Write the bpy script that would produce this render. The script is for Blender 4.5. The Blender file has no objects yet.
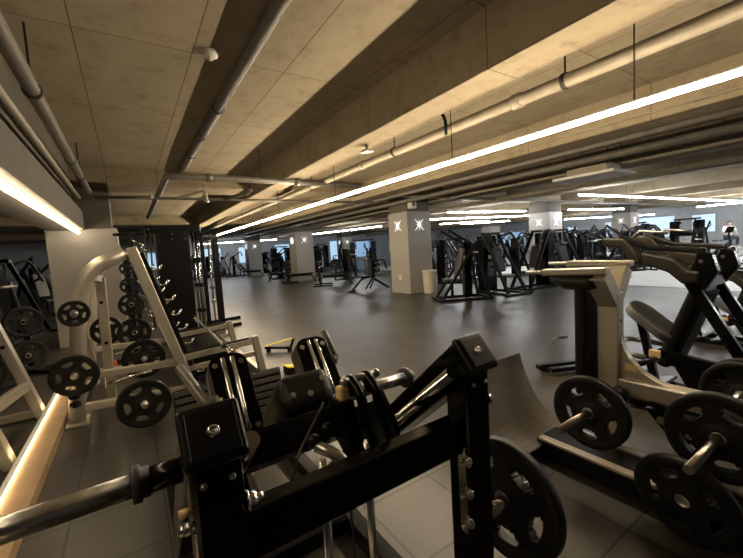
import bpy, bmesh, math, random
from mathutils import Vector, Matrix
random.seed(7)
S = bpy.context.scene
COL = S.collection
PI = math.pi
V = Vector

# ------------------------------------------------------------------ materials
def new_mat(name):
    m = bpy.data.materials.new(name); m.use_nodes = True
    nt = m.node_tree
    return m, nt, nt.nodes['Principled BSDF']

def set_in(b, **kw):
    names = {'base': 'Base Color', 'metal': 'Metallic', 'rough': 'Roughness', 'spec': 'Specular IOR Level',
             'coat': 'Coat Weight', 'coat_rough': 'Coat Roughness'}
    for k, v in kw.items():
        b.inputs[names[k]].default_value = v

def mat(name, col, rough=.5, metal=0., spec=.5, var=.15, scale=30., bump=0., coat=0.):
    m, nt, b = new_mat(name)
    set_in(b, rough=rough, metal=metal, spec=spec, coat=coat)
    tc = nt.nodes.new('ShaderNodeTexCoord'); n = nt.nodes.new('ShaderNodeTexNoise')
    n.inputs['Scale'].default_value = scale; n.inputs['Detail'].default_value = 4
    nt.links.new(tc.outputs['Object'], n.inputs['Vector'])
    r = nt.nodes.new('ShaderNodeValToRGB')
    r.color_ramp.elements[0].position = .3; r.color_ramp.elements[1].position = .7
    r.color_ramp.elements[0].color = tuple(c*(1-var) for c in col)+(1,)
    r.color_ramp.elements[1].color = tuple(min(1, c*(1+var)) for c in col)+(1,)
    nt.links.new(n.outputs['Fac'], r.inputs['Fac']); nt.links.new(r.outputs['Color'], b.inputs['Base Color'])
    rr = nt.nodes.new('ShaderNodeMapRange')
    rr.inputs['To Min'].default_value = max(0, rough-.06); rr.inputs['To Max'].default_value = min(1, rough+.06)
    nt.links.new(n.outputs['Fac'], rr.inputs['Value']); nt.links.new(rr.outputs['Result'], b.inputs['Roughness'])
    if bump:
        bp = nt.nodes.new('ShaderNodeBump'); bp.inputs['Strength'].default_value = bump; bp.inputs['Distance'].default_value = .01
        nt.links.new(n.outputs['Fac'], bp.inputs['Height']); nt.links.new(bp.outputs['Normal'], b.inputs['Normal'])
    return m

def emit(name, col, strength):
    m, nt, b = new_mat(name)
    set_in(b, base=(.8, .8, .8, 1), rough=.6)
    b.inputs['Emission Color'].default_value = tuple(col)+(1,)
    b.inputs['Emission Strength'].default_value = strength
    return m

def concrete(name, c0, c1, stain):
    m, nt, b = new_mat(name)
    L = nt.links
    tc = nt.nodes.new('ShaderNodeTexCoord')
    mp = nt.nodes.new('ShaderNodeMapping'); mp.inputs['Scale'].default_value = (.9, .35, .9)
    L.new(tc.outputs['Object'], mp.inputs['Vector'])
    n1 = nt.nodes.new('ShaderNodeTexNoise'); n1.inputs['Scale'].default_value = 1.1; n1.inputs['Detail'].default_value = 8; n1.inputs['Roughness'].default_value = .62
    L.new(mp.outputs['Vector'], n1.inputs['Vector'])
    r = nt.nodes.new('ShaderNodeValToRGB')
    e = r.color_ramp.elements
    e[0].position = .3; e[0].color = tuple(c0)+(1,); e[1].position = .7; e[1].color = tuple(c1)+(1,)
    L.new(n1.outputs['Fac'], r.inputs['Fac'])
    n2 = nt.nodes.new('ShaderNodeTexNoise'); n2.inputs['Scale'].default_value = 5; n2.inputs['Detail'].default_value = 10; n2.inputs['Roughness'].default_value = .7
    L.new(tc.outputs['Object'], n2.inputs['Vector'])
    r2 = nt.nodes.new('ShaderNodeValToRGB')
    r2.color_ramp.elements[0].position = .28; r2.color_ramp.elements[0].color = tuple(stain)+(1,)
    r2.color_ramp.elements[1].position = .5; r2.color_ramp.elements[1].color = (1, 1, 1, 1)
    L.new(n2.outputs['Fac'], r2.inputs['Fac'])
    mx = nt.nodes.new('ShaderNodeMix'); mx.data_type = 'RGBA'; mx.blend_type = 'MULTIPLY'
    mx.inputs['Factor'].default_value = .7
    L.new(r.outputs['Color'], mx.inputs[6]); L.new(r2.outputs['Color'], mx.inputs[7])
    # formwork joints: thin lines across the pour
    br = nt.nodes.new('ShaderNodeTexBrick')
    br.offset = 0; br.inputs['Scale'].default_value = 1; br.inputs['Mortar Size'].default_value = .006
    br.inputs['Brick Width'].default_value = 1.8; br.inputs['Row Height'].default_value = .9
    br.inputs['Color1'].default_value = (1, 1, 1, 1); br.inputs['Color2'].default_value = (.88, .88, .86, 1); br.inputs['Mortar'].default_value = (.30, .26, .22, 1)
    mp2 = nt.nodes.new('ShaderNodeMapping'); mp2.inputs['Rotation'].default_value = (0, 0, PI/2); mp2.inputs['Location'].default_value = (.3, .2, 0)
    L.new(tc.outputs['Object'], mp2.inputs['Vector']); L.new(mp2.outputs['Vector'], br.inputs['Vector'])
    mx2 = nt.nodes.new('ShaderNodeMix'); mx2.data_type = 'RGBA'; mx2.blend_type = 'MULTIPLY'; mx2.inputs['Factor'].default_value = .8
    L.new(mx.outputs[2], mx2.inputs[6]); L.new(br.outputs['Color'], mx2.inputs[7])
    L.new(mx2.outputs[2], b.inputs['Base Color'])
    set_in(b, rough=.85, spec=.25)
    bp = nt.nodes.new('ShaderNodeBump'); bp.inputs['Strength'].default_value = .25; bp.inputs['Distance'].default_value = .02
    L.new(n2.outputs['Fac'], bp.inputs['Height']); L.new(bp.outputs['Normal'], b.inputs['Normal'])
    return m

def rubber_tiles(name):
    m, nt, b = new_mat(name); L = nt.links
    tc = nt.nodes.new('ShaderNodeTexCoord')
    mp = nt.nodes.new('ShaderNodeMapping'); mp.inputs['Location'].default_value = (-.05, -.315, 0)
    L.new(tc.outputs['Object'], mp.inputs['Vector'])
    br = nt.nodes.new('ShaderNodeTexBrick'); br.offset = 0
    br.inputs['Scale'].default_value = 1; br.inputs['Brick Width'].default_value = .5; br.inputs['Row Height'].default_value = .5
    br.inputs['Mortar Size'].default_value = .007; br.inputs['Mortar Smooth'].default_value = .3
    br.inputs['Color1'].default_value = (.040, .036, .030, 1); br.inputs['Color2'].default_value = (.054, .049, .041, 1); br.inputs['Mortar'].default_value = (.004, .004, .004, 1)
    L.new(mp.outputs['Vector'], br.inputs['Vector'])
    n = nt.nodes.new('ShaderNodeTexNoise'); n.inputs['Scale'].default_value = 1.4; n.inputs['Detail'].default_value = 7
    L.new(tc.outputs['Object'], n.inputs['Vector'])
    r = nt.nodes.new('ShaderNodeMapRange'); r.inputs['From Min'].default_value = .3; r.inputs['From Max'].default_value = .7; r.inputs['To Min'].default_value = .8; r.inputs['To Max'].default_value = 1.2
    L.new(n.outputs['Fac'], r.inputs['Value'])
    mx = nt.nodes.new('ShaderNodeMix'); mx.data_type = 'RGBA'; mx.blend_type = 'MULTIPLY'; mx.inputs['Factor'].default_value = 1
    L.new(br.outputs['Color'], mx.inputs[6]); L.new(r.outputs['Result'], mx.inputs[7])
    L.new(mx.outputs[2], b.inputs['Base Color'])
    r3 = nt.nodes.new('ShaderNodeMapRange'); r3.inputs['To Min'].default_value = .30; r3.inputs['To Max'].default_value = .46
    L.new(n.outputs['Fac'], r3.inputs['Value']); L.new(r3.outputs['Result'], b.inputs['Roughness'])
    set_in(b, spec=.5)
    n2 = nt.nodes.new('ShaderNodeTexNoise'); n2.inputs['Scale'].default_value = 260
    L.new(tc.outputs['Object'], n2.inputs['Vector'])
    bp = nt.nodes.new('ShaderNodeBump'); bp.inputs['Strength'].default_value = .12; bp.inputs['Distance'].default_value = .002
    L.new(n2.outputs['Fac'], bp.inputs['Height']); L.new(bp.outputs['Normal'], b.inputs['Normal'])
    return m

M = dict(
    floor=rubber_tiles('rubber_floor_tiles'),
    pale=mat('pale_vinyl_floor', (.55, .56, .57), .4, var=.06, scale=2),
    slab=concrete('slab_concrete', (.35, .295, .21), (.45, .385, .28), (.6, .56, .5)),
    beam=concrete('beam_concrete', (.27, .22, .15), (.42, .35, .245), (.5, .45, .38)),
    head=mat('dark_capital_brown', (.10, .088, .072), .8, var=.15, scale=2),  # flat dark grey-brown for the column heads and the boxed beam
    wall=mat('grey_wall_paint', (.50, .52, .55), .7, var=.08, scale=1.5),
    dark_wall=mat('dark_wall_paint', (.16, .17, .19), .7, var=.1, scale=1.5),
    panel=mat('grey_column_panel', (.33, .315, .285), .5, var=.05, scale=1.2),
    black=mat('black_gloss_metal', (.003, .003, .003), .2, .0, .14, var=.1, scale=3),
    black2=mat('black_satin_metal', (.006, .006, .0065), .34, .0, .18, var=.1, scale=5),
    silver=mat('champagne_silver_paint', (.50, .455, .37), .36, .55, .5, var=.06, scale=9),
    chrome=mat('chrome_steel', (.72, .70, .66), .16, 1., var=.05, scale=40),
    brushed=mat('brushed_steel', (.50, .48, .45), .3, 1., var=.1, scale=60),
    vinyl=mat('black_vinyl', (.008, .0075, .007), .38, 0, .25, var=.2, scale=60, bump=.08),
    brownvinyl=mat('dark_brown_vinyl', (.020, .016, .011), .38, 0, .3, var=.15, scale=60, bump=.08),
    greyvinyl=mat('grey_vinyl', (.05, .05, .053), .4, 0, .5, var=.15, scale=60),
    seatvinyl=mat('glossy_grey_vinyl', (.09, .09, .095), .3, 0, .5, var=.1, scale=60),
    plate=mat('plate_rubber', (.010, .0095, .009), .46, 0, .22, var=.25, scale=25, bump=.06),
    grip=mat('grip_rubber', (.03, .028, .026), .55, var=.2, scale=80, bump=.2),
    handle=mat('grey_handle_rubber', (.085, .075, .06), .42, var=.1, scale=60),
    ribbed=mat('ribbed_foot_rubber', (.06, .052, .042), .6, var=.15, scale=50, bump=.15),
    pipe=mat('grey_pipe_paint', (.16, .145, .125), .5, .2, var=.15, scale=6),
    lightpipe=mat('pale_pipe_paint', (.33, .29, .22), .5, .1, var=.12, scale=6),
    darksteel=mat('dark_hanger_steel', (.05, .045, .04), .5, .5, var=.2),
    white=mat('white_plastic', (.75, .74, .71), .4, var=.03),
    offwhite=mat('cream_plastic', (.72, .66, .55), .45, var=.03),
    wood=mat('light_wood_ledge', (.34, .22, .115), .5, var=.2, scale=4),
    tan=mat('tan_bushing', (.62, .42, .20), .5, var=.1),
    yellow=mat('yellow_rubber', (.75, .58, .03), .5, var=.08),
    red=mat('red_plastic', (.70, .09, .06), .45, var=.05),
    sheet=mat('warm_grey_sheet', (.10, .088, .072), .42, .1, var=.03, scale=3),
    sticker=mat('yellow_label', (.72, .58, .25), .5, var=.05),
    warm=emit('warm_tube_glow', (1., .81, .55), 150),
    warmnear=emit('warm_near_tube_glow', (1., .80, .52), 170),
    warmstrip=emit('warm_strip_glow', (1., .76, .42), 7),
    warmleft=emit('warm_left_tube_glow', (1., .80, .54), 22),
    cool=emit('cool_tube_glow', (.94, .97, 1.), 90),
    window=emit('blue_daylight_pane', (.36, .62, .88), .75),
    screen=emit('blue_screen_glow', (.20, .42, .72), .6),
    star=emit('star_light_face', (.95, .96, 1.), 2.2),
    skin=mat('skin', (.45, .28, .20), .5, var=.05),
    shirt=mat('white_cotton', (.78, .79, .80), .8, var=.04, scale=40),
    trouser=mat('dark_trousers', (.03, .03, .035), .8, var=.1),
    hair=mat('black_hair', (.012, .010, .009), .5, var=.2, scale=90),
)

# ------------------------------------------------------------------ mesh builder (world or local coordinates)
class MB:
    def __init__(s): s.bm = bmesh.new()
    def _poly(s, vs, faces):
        v = [s.bm.verts.new(p) for p in vs]
        out = []
        for f in faces:
            try: out.append(s.bm.faces.new([v[i] for i in f]))
            except ValueError: pass
        return v, out
    def _bev(s, faces, b, seg=2):
        if b <= 0: return
        es = set(e for f in faces for e in f.edges)
        bmesh.ops.bevel(s.bm, geom=list(es), offset=b, segments=seg, profile=.5, affect='EDGES', clamp_overlap=True)
    def frame_box(s, c, ax, ay, az, sx, sy, sz, bev=.004, seg=2):
        c = V(c); P = []
        for k in (-.5, .5):
            for j in (-.5, .5):
                for i in (-.5, .5):
                    P.append(c+ax*sx*i+ay*sy*j+az*sz*k)
        v, f = s._poly(P, [(0, 2, 3, 1), (4, 5, 7, 6), (0, 1, 5, 4), (1, 3, 7, 5), (3, 2, 6, 7), (2, 0, 4, 6)])
        s._bev(f, min(bev, .45*min(sx, sy, sz)), seg); return s
    def box(s, lo, hi, bev=.004, seg=2):
        lo, hi = V(lo), V(hi); d = hi-lo
        return s.frame_box((lo+hi)/2, V((1, 0, 0)), V((0, 1, 0)), V((0, 0, 1)), abs(d.x), abs(d.y), abs(d.z), bev, seg)
    def beam(s, p0, p1, w, h, up=(0, 0, 1), bev=.005, seg=2):
        p0, p1 = V(p0), V(p1); d = p1-p0; L = d.length; d.normalize(); u = V(up)
        if abs(d.dot(u)) > .98: u = V((0, 1, 0)) if abs(d.y) < .9 else V((1, 0, 0))
        sd = d.cross(u).normalized(); uu = sd.cross(d).normalized()
        return s.frame_box((p0+p1)/2, sd, uu, d, w, h, L, bev, seg)
    def tube(s, pts, r, seg=12, cap=True):
        pts = [V(p) for p in pts]; rings = []
        n = len(pts); prev = None
        for i, p in enumerate(pts):
            if i == 0: t = pts[1]-pts[0]
            elif i == n-1: t = pts[-1]-pts[-2]
            else: t = (pts[i+1]-p).normalized()+(p-pts[i-1]).normalized()
            t.normalize()
            if prev is None:
                a = V((0, 0, 1)) if abs(t.z) < .9 else V((1, 0, 0))
                x = t.cross(a).normalized()
            else:
                x = (prev-t*prev.dot(t)).normalized()
            prev = x; y = t.cross(x)
            rr = r[i] if isinstance(r, (list, tuple)) else r
            rings.append([s.bm.verts.new(p+x*rr*math.cos(2*PI*k/seg)+y*rr*math.sin(2*PI*k/seg)) for k in range(seg)])
        for i in range(n-1):
            for k in range(seg):
                k2 = (k+1) % seg
                f = s.bm.faces.new((rings[i][k], rings[i][k2], rings[i+1][k2], rings[i+1][k])); f.smooth = True
        if cap:
            s.bm.faces.new(list(reversed(rings[0]))); s.bm.faces.new(rings[-1])
        return s
    def cyl(s, p0, p1, r, seg=20): return s.tube([p0, p1], r, seg)
    def sph(s, c, r, sc=(1, 1, 1), seg=12):
        mtx = Matrix.Translation(V(c)) @ Matrix.Diagonal((sc[0]*r, sc[1]*r, sc[2]*r, 1))
        g = bmesh.ops.create_uvsphere(s.bm, u_segments=seg, v_segments=max(6, seg//2+2), radius=1, matrix=mtx)
        for v in g['verts']:
            for f in v.link_faces: f.smooth = True
        return s
    def prism(s, poly, vec, bev=.004, seg=2):
        vec = V(vec); n = len(poly); P = [V(p) for p in poly]+[V(p)+vec for p in poly]
        fs = [tuple(range(n)), tuple(reversed(range(n, 2*n)))]+[(i, i+n, (i+1) % n+n, (i+1) % n) for i in range(n)]
        v, f = s._poly(P, fs)
        bmesh.ops.recalc_face_normals(s.bm, faces=f)
        s._bev(f, bev, seg); return s
    def lathe(s, o, ax, prof, seg=32, smooth=True):
        o = V(o); ax = V(ax).normalized(); a = V((0, 0, 1)) if abs(ax.z) < .9 else V((1, 0, 0))
        x = ax.cross(a).normalized(); y = ax.cross(x); R = []
        for (r, h) in prof:
            R.append([s.bm.verts.new(o+ax*h+(x*math.cos(2*PI*k/seg)+y*math.sin(2*PI*k/seg))*max(r, 1e-4)) for k in range(seg)])
        fs = []
        for i in range(len(R)-1):
            for k in range(seg):
                f = s.bm.faces.new((R[i][k], R[i][(k+1) % seg], R[i+1][(k+1) % seg], R[i+1][k])); f.smooth = smooth; fs.append(f)
        return s
    def bolt(s, c, ax, r=.011, h=.010):
        c = V(c); ax = V(ax).normalized()
        s.cyl(c, c+ax*h*.35, r*1.5, 14); s.cyl(c+ax*h*.3, c+ax*h, r, 6); return s
    def rings(s, R, closed=True):
        rv = [[s.bm.verts.new(p) for p in r] for r in R]; n = len(rv[0])
        for i in range(len(rv)-1):
            for k in range(n):
                f = s.bm.faces.new((rv[i][k], rv[i][(k+1) % n], rv[i+1][(k+1) % n], rv[i+1][k])); f.smooth = True
        if closed:
            s.bm.faces.new(list(reversed(rv[0]))); s.bm.faces.new(rv[-1])
        return s
    def build(s, name, m, parent=None, smooth=False, sub=0):
        me = bpy.data.meshes.new(name)
        if parent is not None:
            off = wloc(parent)
            bmesh.ops.translate(s.bm, verts=s.bm.verts[:], vec=-off)
        bmesh.ops.recalc_face_normals(s.bm, faces=s.bm.faces[:])
        if smooth:
            for f in s.bm.faces: f.smooth = True
        s.bm.to_mesh(me); s.bm.free()
        me.materials.append(M[m] if isinstance(m, str) else m)
        o = bpy.data.objects.new(name, me); COL.objects.link(o)
        if parent is not None: o.parent = parent
        if sub:
            sm = o.modifiers.new('smooth', 'SUBSURF'); sm.levels = sub; sm.render_levels = sub
        return o

def wloc(o):
    p = V((0, 0, 0))
    while o is not None:
        p = p+o.location; o = o.parent
    return p

def tag(o, label, cat, group=None):
    o['label'] = label; o['category'] = cat
    if group: o['group'] = group
    return o
def thing(name, label, cat, loc=(0, 0, 0), group=None):
    o = bpy.data.objects.new(name, None); COL.objects.link(o); o.location = loc
    o.empty_display_size = .1
    return tag(o, label, cat, group)
def structure(o): o['kind'] = 'structure'; return o
def dup(root, loc, rz=0., label=None, group=None, scale=None):
    def cp(o, par):
        c = o.copy(); COL.objects.link(c)
        if par is not None: c.parent = par
        for ch in list(o.children): cp(ch, c)
        return c
    r = cp(root, None); r.location = loc; r.rotation_euler = (0, 0, rz)
    if scale: r.scale = (scale,)*3
    if label: r['label'] = label
    if group: r['group'] = group
    return r
def arc(c, a, b, t0, t1, n=8):
    c, a, b = V(c), V(a), V(b)
    return [c+a*math.cos(t0+(t1-t0)*i/n)+b*math.sin(t0+(t1-t0)*i/n) for i in range(n+1)]
def bend(pts, r=.06, n=5):
    """round the inner corners of a polyline"""
    pts = [V(p) for p in pts]; out = [pts[0]]
    for i in range(1, len(pts)-1):
        p = pts[i]; a = (pts[i-1]-p); c = (pts[i+1]-p); rr = min(r, a.length*.45, c.length*.45)
        p0 = p+a.normalized()*rr; p1 = p+c.normalized()*rr
        for k in range(n+1):
            t = k/n; out.append(p0*(1-t)**2+p*2*t*(1-t)+p1*t*t)
    out.append(pts[-1]); return out
def pad(mb, c, ax, ay, az, sx, sy, sz, r=None):
    return mb.frame_box(c, V(ax).normalized(), V(ay).normalized(), V(az).normalized(), sx, sy, sz, r if r else min(sx, sy, sz)*.42, 4)
def rounded_poly(w, h, r, n=5):
    out = []
    for cx, cy, t in ((w/2-r, h/2-r, 0), (-w/2+r, h/2-r, PI/2), (-w/2+r, -h/2+r, PI), (w/2-r, -h/2+r, 1.5*PI)):
        for k in range(n+1):
            a = t+PI/2*k/n; out.append((cx+r*math.cos(a), cy+r*math.sin(a)))
    return out

# ------------------------------------------------------------------ weight plates
def plate_mesh(R, T, holes=5, N=100):
    """rubber plate lying about the local Z axis, rounded hand holes cut through the web"""
    bm = bmesh.new()
    prof = [(.026, .5), (.22*R, .5), (.25*R, .40), (.40*R, .36)]
    prof += [((.46+.032*k)*R, .36) for k in range(10)]
    prof += [(.80*R, .40), (.86*R, .5), (.96*R, .5), (R, .36)]
    top = [[bm.verts.new((r*math.cos(2*PI*k/N), r*math.sin(2*PI*k/N), T*h)) for k in range(N)] for r, h in prof]
    bot = [[bm.verts.new((r*math.cos(2*PI*k/N), r*math.sin(2*PI*k/N), -T*h)) for k in range(N)] for r, h in prof]
    per = N//holes
    def hole_cell(i, k):
        if not 4 <= i <= 12: return False
        a = ((k % per)+.5-per/2)/(per*.27+.011*per*(i-8)); b = (i+.5-8.7)/3.7
        return abs(a)**3+abs(b)**3 < 1
    for i in range(len(prof)-1):
        for k in range(N):
            k2 = (k+1) % N
            if hole_cell(i, k):
                for (ii, kk, a, b_) in ((i-1, k, (i, k), (i, k2)), (i+1, k, (i+1, k), (i+1, k2)), (i, (k-1) % N, (i, k), (i+1, k)), (i, k2, (i, k2), (i+1, k2))):
                    if not hole_cell(ii, kk):
                        bm.faces.new((top[a[0]][a[1]], top[b_[0]][b_[1]], bot[b_[0]][b_[1]], bot[a[0]][a[1]]))
                continue
            for g, fl in ((top, False), (bot, True)):
                q = [g[i][k], g[i][k2], g[i+1][k2], g[i+1][k]]
                f = bm.faces.new(list(reversed(q)) if fl else q); f.smooth = True
    for k in range(N):
        k2 = (k+1) % N
        f = bm.faces.new((top[-1][k], top[-1][k2], bot[-1][k2], bot[-1][k])); f.smooth = True
        bm.faces.new((top[0][k], top[0][k2], bot[0][k2], bot[0][k]))
    bmesh.ops.recalc_face_normals(bm, faces=bm.faces[:])
    me = bpy.data.meshes.new('weight_plate'); bm.to_mesh(me); bm.free()
    me.materials.append(M['plate']); return me
PL = {}
def plate_me(R, T):
    key = (round(R, 3), round(T, 3))
    if key not in PL: PL[key] = plate_mesh(R, T)
    return PL[key]
RING = {}
def ring_me(R, T):
    key = round(T, 3)
    if key not in RING:
        mb = MB(); mb.lathe((0, 0, 0), (0, 0, 1), [(.026, T*.51), (.033, T*.51), (.033, -T*.51), (.026, -T*.51), (.026, T*.51)], 24)
        me = bpy.data.meshes.new('bore_ring'); bmesh.ops.recalc_face_normals(mb.bm, faces=mb.bm.faces[:]); mb.bm.to_mesh(me); mb.bm.free()
        me.materials.append(M['brushed']); RING[key] = me
    return RING[key]
def plate(c, ax, R=.225, T=.045, label='', group=None, spin=0., ring=True):
    o = bpy.data.objects.new('weight_plate', plate_me(R, T)); COL.objects.link(o)
    o.location = c
    q = V(ax).to_track_quat('Z', 'Y') @ Matrix.Rotation(spin, 4, 'Z').to_quaternion()
    o.rotation_euler = q.to_euler()
    tag(o, label, 'weight plate', group)
    if ring:
        r = bpy.data.objects.new('bore_ring', ring_me(R, T)); COL.objects.link(r); r.parent = o
    return o

# ================================================================== SETTING
FX0, FX1, FY0, FY1 = -9., 36., -6., 38.
ZS, ZB = 3.5, 3.0
structure(MB().box((FX0, FY0, -.1), (FX1, FY1, 0), 0).build('floor', 'floor'))
# paler floor of the far half, laid a few millimetres proud
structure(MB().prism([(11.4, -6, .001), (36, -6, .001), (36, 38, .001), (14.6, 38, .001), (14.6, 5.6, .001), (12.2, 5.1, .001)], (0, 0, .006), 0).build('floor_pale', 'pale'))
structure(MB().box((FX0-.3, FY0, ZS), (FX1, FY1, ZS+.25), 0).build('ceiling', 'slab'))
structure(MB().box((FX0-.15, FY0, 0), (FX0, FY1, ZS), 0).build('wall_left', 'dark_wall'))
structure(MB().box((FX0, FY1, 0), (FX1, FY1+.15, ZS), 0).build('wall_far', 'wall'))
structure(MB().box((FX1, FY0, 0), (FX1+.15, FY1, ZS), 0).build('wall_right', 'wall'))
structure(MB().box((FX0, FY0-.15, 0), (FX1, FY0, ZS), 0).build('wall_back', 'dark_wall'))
# low wooden kerb on the floor, and the boxed beam over it
structure(MB().box((-.86, -2.0, 0), (-.665, 9.12, .085), .004).build('trim_3', 'wood'))
structure(MB().box((-1.2, -6, 2.25), (-.64, 9.12, 2.62), .004).build('trim_1', 'head'))
structure(MB().box((-1.2, -6, 2.62), (-.78, 9.12, ZS), .004).build('trim_2', 'head'))
# beams along the hall
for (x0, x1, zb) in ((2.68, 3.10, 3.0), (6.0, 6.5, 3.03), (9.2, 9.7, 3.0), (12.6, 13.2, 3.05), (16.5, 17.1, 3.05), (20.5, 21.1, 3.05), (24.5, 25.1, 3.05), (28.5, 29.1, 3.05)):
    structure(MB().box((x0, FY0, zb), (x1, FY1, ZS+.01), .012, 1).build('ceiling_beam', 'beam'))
# cross beams over the columns
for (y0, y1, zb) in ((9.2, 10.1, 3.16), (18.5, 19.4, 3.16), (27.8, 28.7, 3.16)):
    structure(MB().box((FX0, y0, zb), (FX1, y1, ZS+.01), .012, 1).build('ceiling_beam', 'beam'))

def star(c, ux, uz, n, R):
    """four long and four short rays, about 8 mm deep"""
    c, ux, uz, n = V(c), V(ux), V(uz), V(n); P = []
    for k in range(16):
        t = 2*PI*k/16
        r = R*(1. if k % 4 == 2 else .62 if k % 4 == 0 else .10)
        if k % 2: r = .065*R
        P.append(c+ux*r*math.cos(t)+uz*r*math.sin(t))
    return MB().prism(P, n*.008, 0)
COLS = [(x, y) for y in (9.15, 18.5, 27.8) for x in (7.5, 15.5, 23.5)]
for (x, y) in COLS:
    o = structure(MB().box((x, y, 0), (x+1.0, y+1.0, 2.65), .01).build('column', 'panel'))
    structure(MB().box((x+.03, y+.03, 2.65), (x+.97, y+.97, 3.17), .01).build('column_head', 'head'))
structure(MB().box((-1.25, 9.15, 0), (-.12, 10.15, 2.28), .01).build('column', 'panel'))
structure(MB().box((-1.2, 9.18, 2.28), (-.2, 10.12, 3.2), .01).build('column_head', 'head'))
desc = {(7.5, 9.15): 'nearest column, beside the bin', (15.5, 9.15): 'column behind the tall machines', (7.5, 18.5): 'second column, behind the benches',
        (23.5, 9.15): 'far right grey column', (15.5, 18.5): 'far column left of the middle machines', (7.5, 27.8): 'third grey column far down the hall', (15.5, 27.8): 'distant column near the far wall'}
for (x, y) in COLS[:8]:
    if (x, y) not in desc: continue
    d = desc[(x, y)]
    tag(star((x+.5, y-.001, 2.22), (1, 0, 0), (0, 0, 1), (0, -1, 0), .26).build('star_emblem', 'star'), 'white star on the near side of the '+d, 'wall emblem', 'star emblems')
    if (x, y) == (7.5, 18.5):
        mb = MB(); mb.lathe((x-.001, y+.5, 2.2), (-1, 0, 0), [(.12, 0), (.17, 0), (.17, .01), (.12, .01), (.12, 0)], 28, False)
        tag(mb.build('ring_emblem', 'star'), 'white ring on the left face of the second column down the hall', 'wall emblem')
    else:
        tag(star((x-.001, y+.5, 2.22), (0, 1, 0), (0, 0, 1), (-1, 0, 0), .24).build('star_emblem', 'star'), 'white star on the left face of the '+d, 'wall emblem', 'star emblems')
# window panes and screens on the far walls
k = 0
def window(lo, hi, m='window'):
    global k; k += 1
    lo, hi = V(lo), V(hi)
    o = structure(MB().box(lo, hi, 0).build('window_%d' % k, m))
    mb = MB()
    if abs(hi.x-lo.x) < .1:
        x0, x1 = lo.x-.04, hi.x
        for (a, b) in (((lo.y-.06, lo.z-.06), (hi.y+.06, lo.z)), ((lo.y-.06, hi.z), (hi.y+.06, hi.z+.06)), ((lo.y-.06, lo.z), (lo.y, hi.z)), ((hi.y, lo.z), (hi.y+.06, hi.z))):
            mb.box((x0, a[0], a[1]), (x1, b[0], b[1]), .004)
    else:
        y0, y1 = lo.y-.04, hi.y
        for (a, b) in (((lo.x-.06, lo.z-.06), (hi.x+.06, lo.z)), ((lo.x-.06, hi.z), (hi.x+.06, hi.z+.06)), ((lo.x-.06, lo.z), (lo.x, hi.z)), ((hi.x, lo.z), (hi.x+.06, hi.z))):
            mb.box((a[0], y0, a[1]), (b[0], y1, b[1]), .004)
    f = mb.build('window_frame', 'wall', o)
window((35.95, 8.6, 1.2), (36., 9.9, 2.5)); window((35.95, 11.0, 1.0), (36., 13.4, 2.6)); window((35.95, 14.5, 1.3), (36., 16.0, 2.5))
window((35.95, 5.2, 1.1), (36., 6.6, 2.4)); window((35.95, 18.5, 1.2), (36., 21.0, 2.3)); window((35.95, 24., .8), (36., 27., 2.3), 'screen')
window((9.3, 37.95, .9), (11.4, 38., 2.4)); window((13.0, 37.95, .5), (16.0, 38., 2.5)); window((19.5, 37.95, .4), (22.2, 38., 2.6)); window((22.6, 37.95, .6), (25.2, 38., 2.4), 'screen'); window((28., 37.95, .9), (31.2, 38., 2.4)); window((5.2, 37.95, .6), (7.6, 38., 2.4)); window((1.5, 37.95, .9), (4.2, 38., 2.3))

# ------------------------------------------------------------------ tube lamps
def tube_lamp(p0, p1, label, m, r=.022, cat='tube light', rods=(), group=None):
    p0, p1 = V(p0), V(p1); mid = (p0+p1)/2
    t = thing('tube_light', label, cat, mid, group)
    d = (p1-p0).normalized()
    MB().cyl(p0, p1, r, 10).build('glowing_tube', m, t)
    MB().beam(p0+V((0, 0, r+.012)), p1+V((0, 0, r+.012)), .03, .02).build('housing', 'white', t)
    for q in rods:
        pp = p0+d*q
        MB().cyl(pp+V((0, 0, r+.02)), V((pp.x, pp.y, ZS)), .006, 6).build('hanger_rod', 'darksteel', t)
    return t
tube_lamp((3.27, .25, 2.5), (3.27, 18.4, 2.5), 'long warm light tube running the whole length of the hall', 'warm', .018, rods=(1.0, 2.85, 5.75, 8.75, 12.2, 15.2))
tube_lamp((-.74, .2, 2.205), (-.74, 9.05, 2.205), 'warm light tube under the boxed beam at the upper left', 'warmleft', .028)
tube_lamp((-.835, -1.9, .10), (-.835, 9.0, .10), 'warm light strip along the wooden kerb on the floor', 'warmstrip', .014)
tube_lamp((11.6, 5.9, 2.78), (34., 5.3, 2.80), 'long white light tube across the right half of the hall', 'cool', rods=(3, 8, 13))
tube_lamp((11.0, 10.8, 2.80), (15.4, 10.2, 2.80), 'white tube left of the column behind the tall black machines', 'cool')
tube_lamp((12.4, 13.9, 2.80), (20.0, 12.0, 2.80), 'longer white tube passing behind the middle column', 'cool')
tube_lamp((16.5, 16.9, 2.78), (19.0, 15.2, 2.78), 'short white tube, lower left of the far pair', 'cool')
tube_lamp((18.8, 17.3, 2.78), (21.4, 15.4, 2.78), 'short white tube, right of the far pair', 'cool')
tube_lamp((11.3, 24.5, 2.80), (12.7, 17.9, 2.80), 'white tube between the second column and the nearest column', 'cool')
tube_lamp((16.4, 8.8, 2.70), (20.5, 8.3, 2.70), 'white tube right of the column behind the tall black machines', 'cool')
tube_lamp((24.6, 6.6, 2.62), (24.6, 1.0, 2.62), 'white tube at the far right below the long cross tube', 'cool')
tube_lamp((5.0, 34.0, 2.75), (10.5, 30.0, 2.75), 'added white fill tube over the machines at the far left', 'cool')  # added tube that brightens the far left end of the hall
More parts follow.
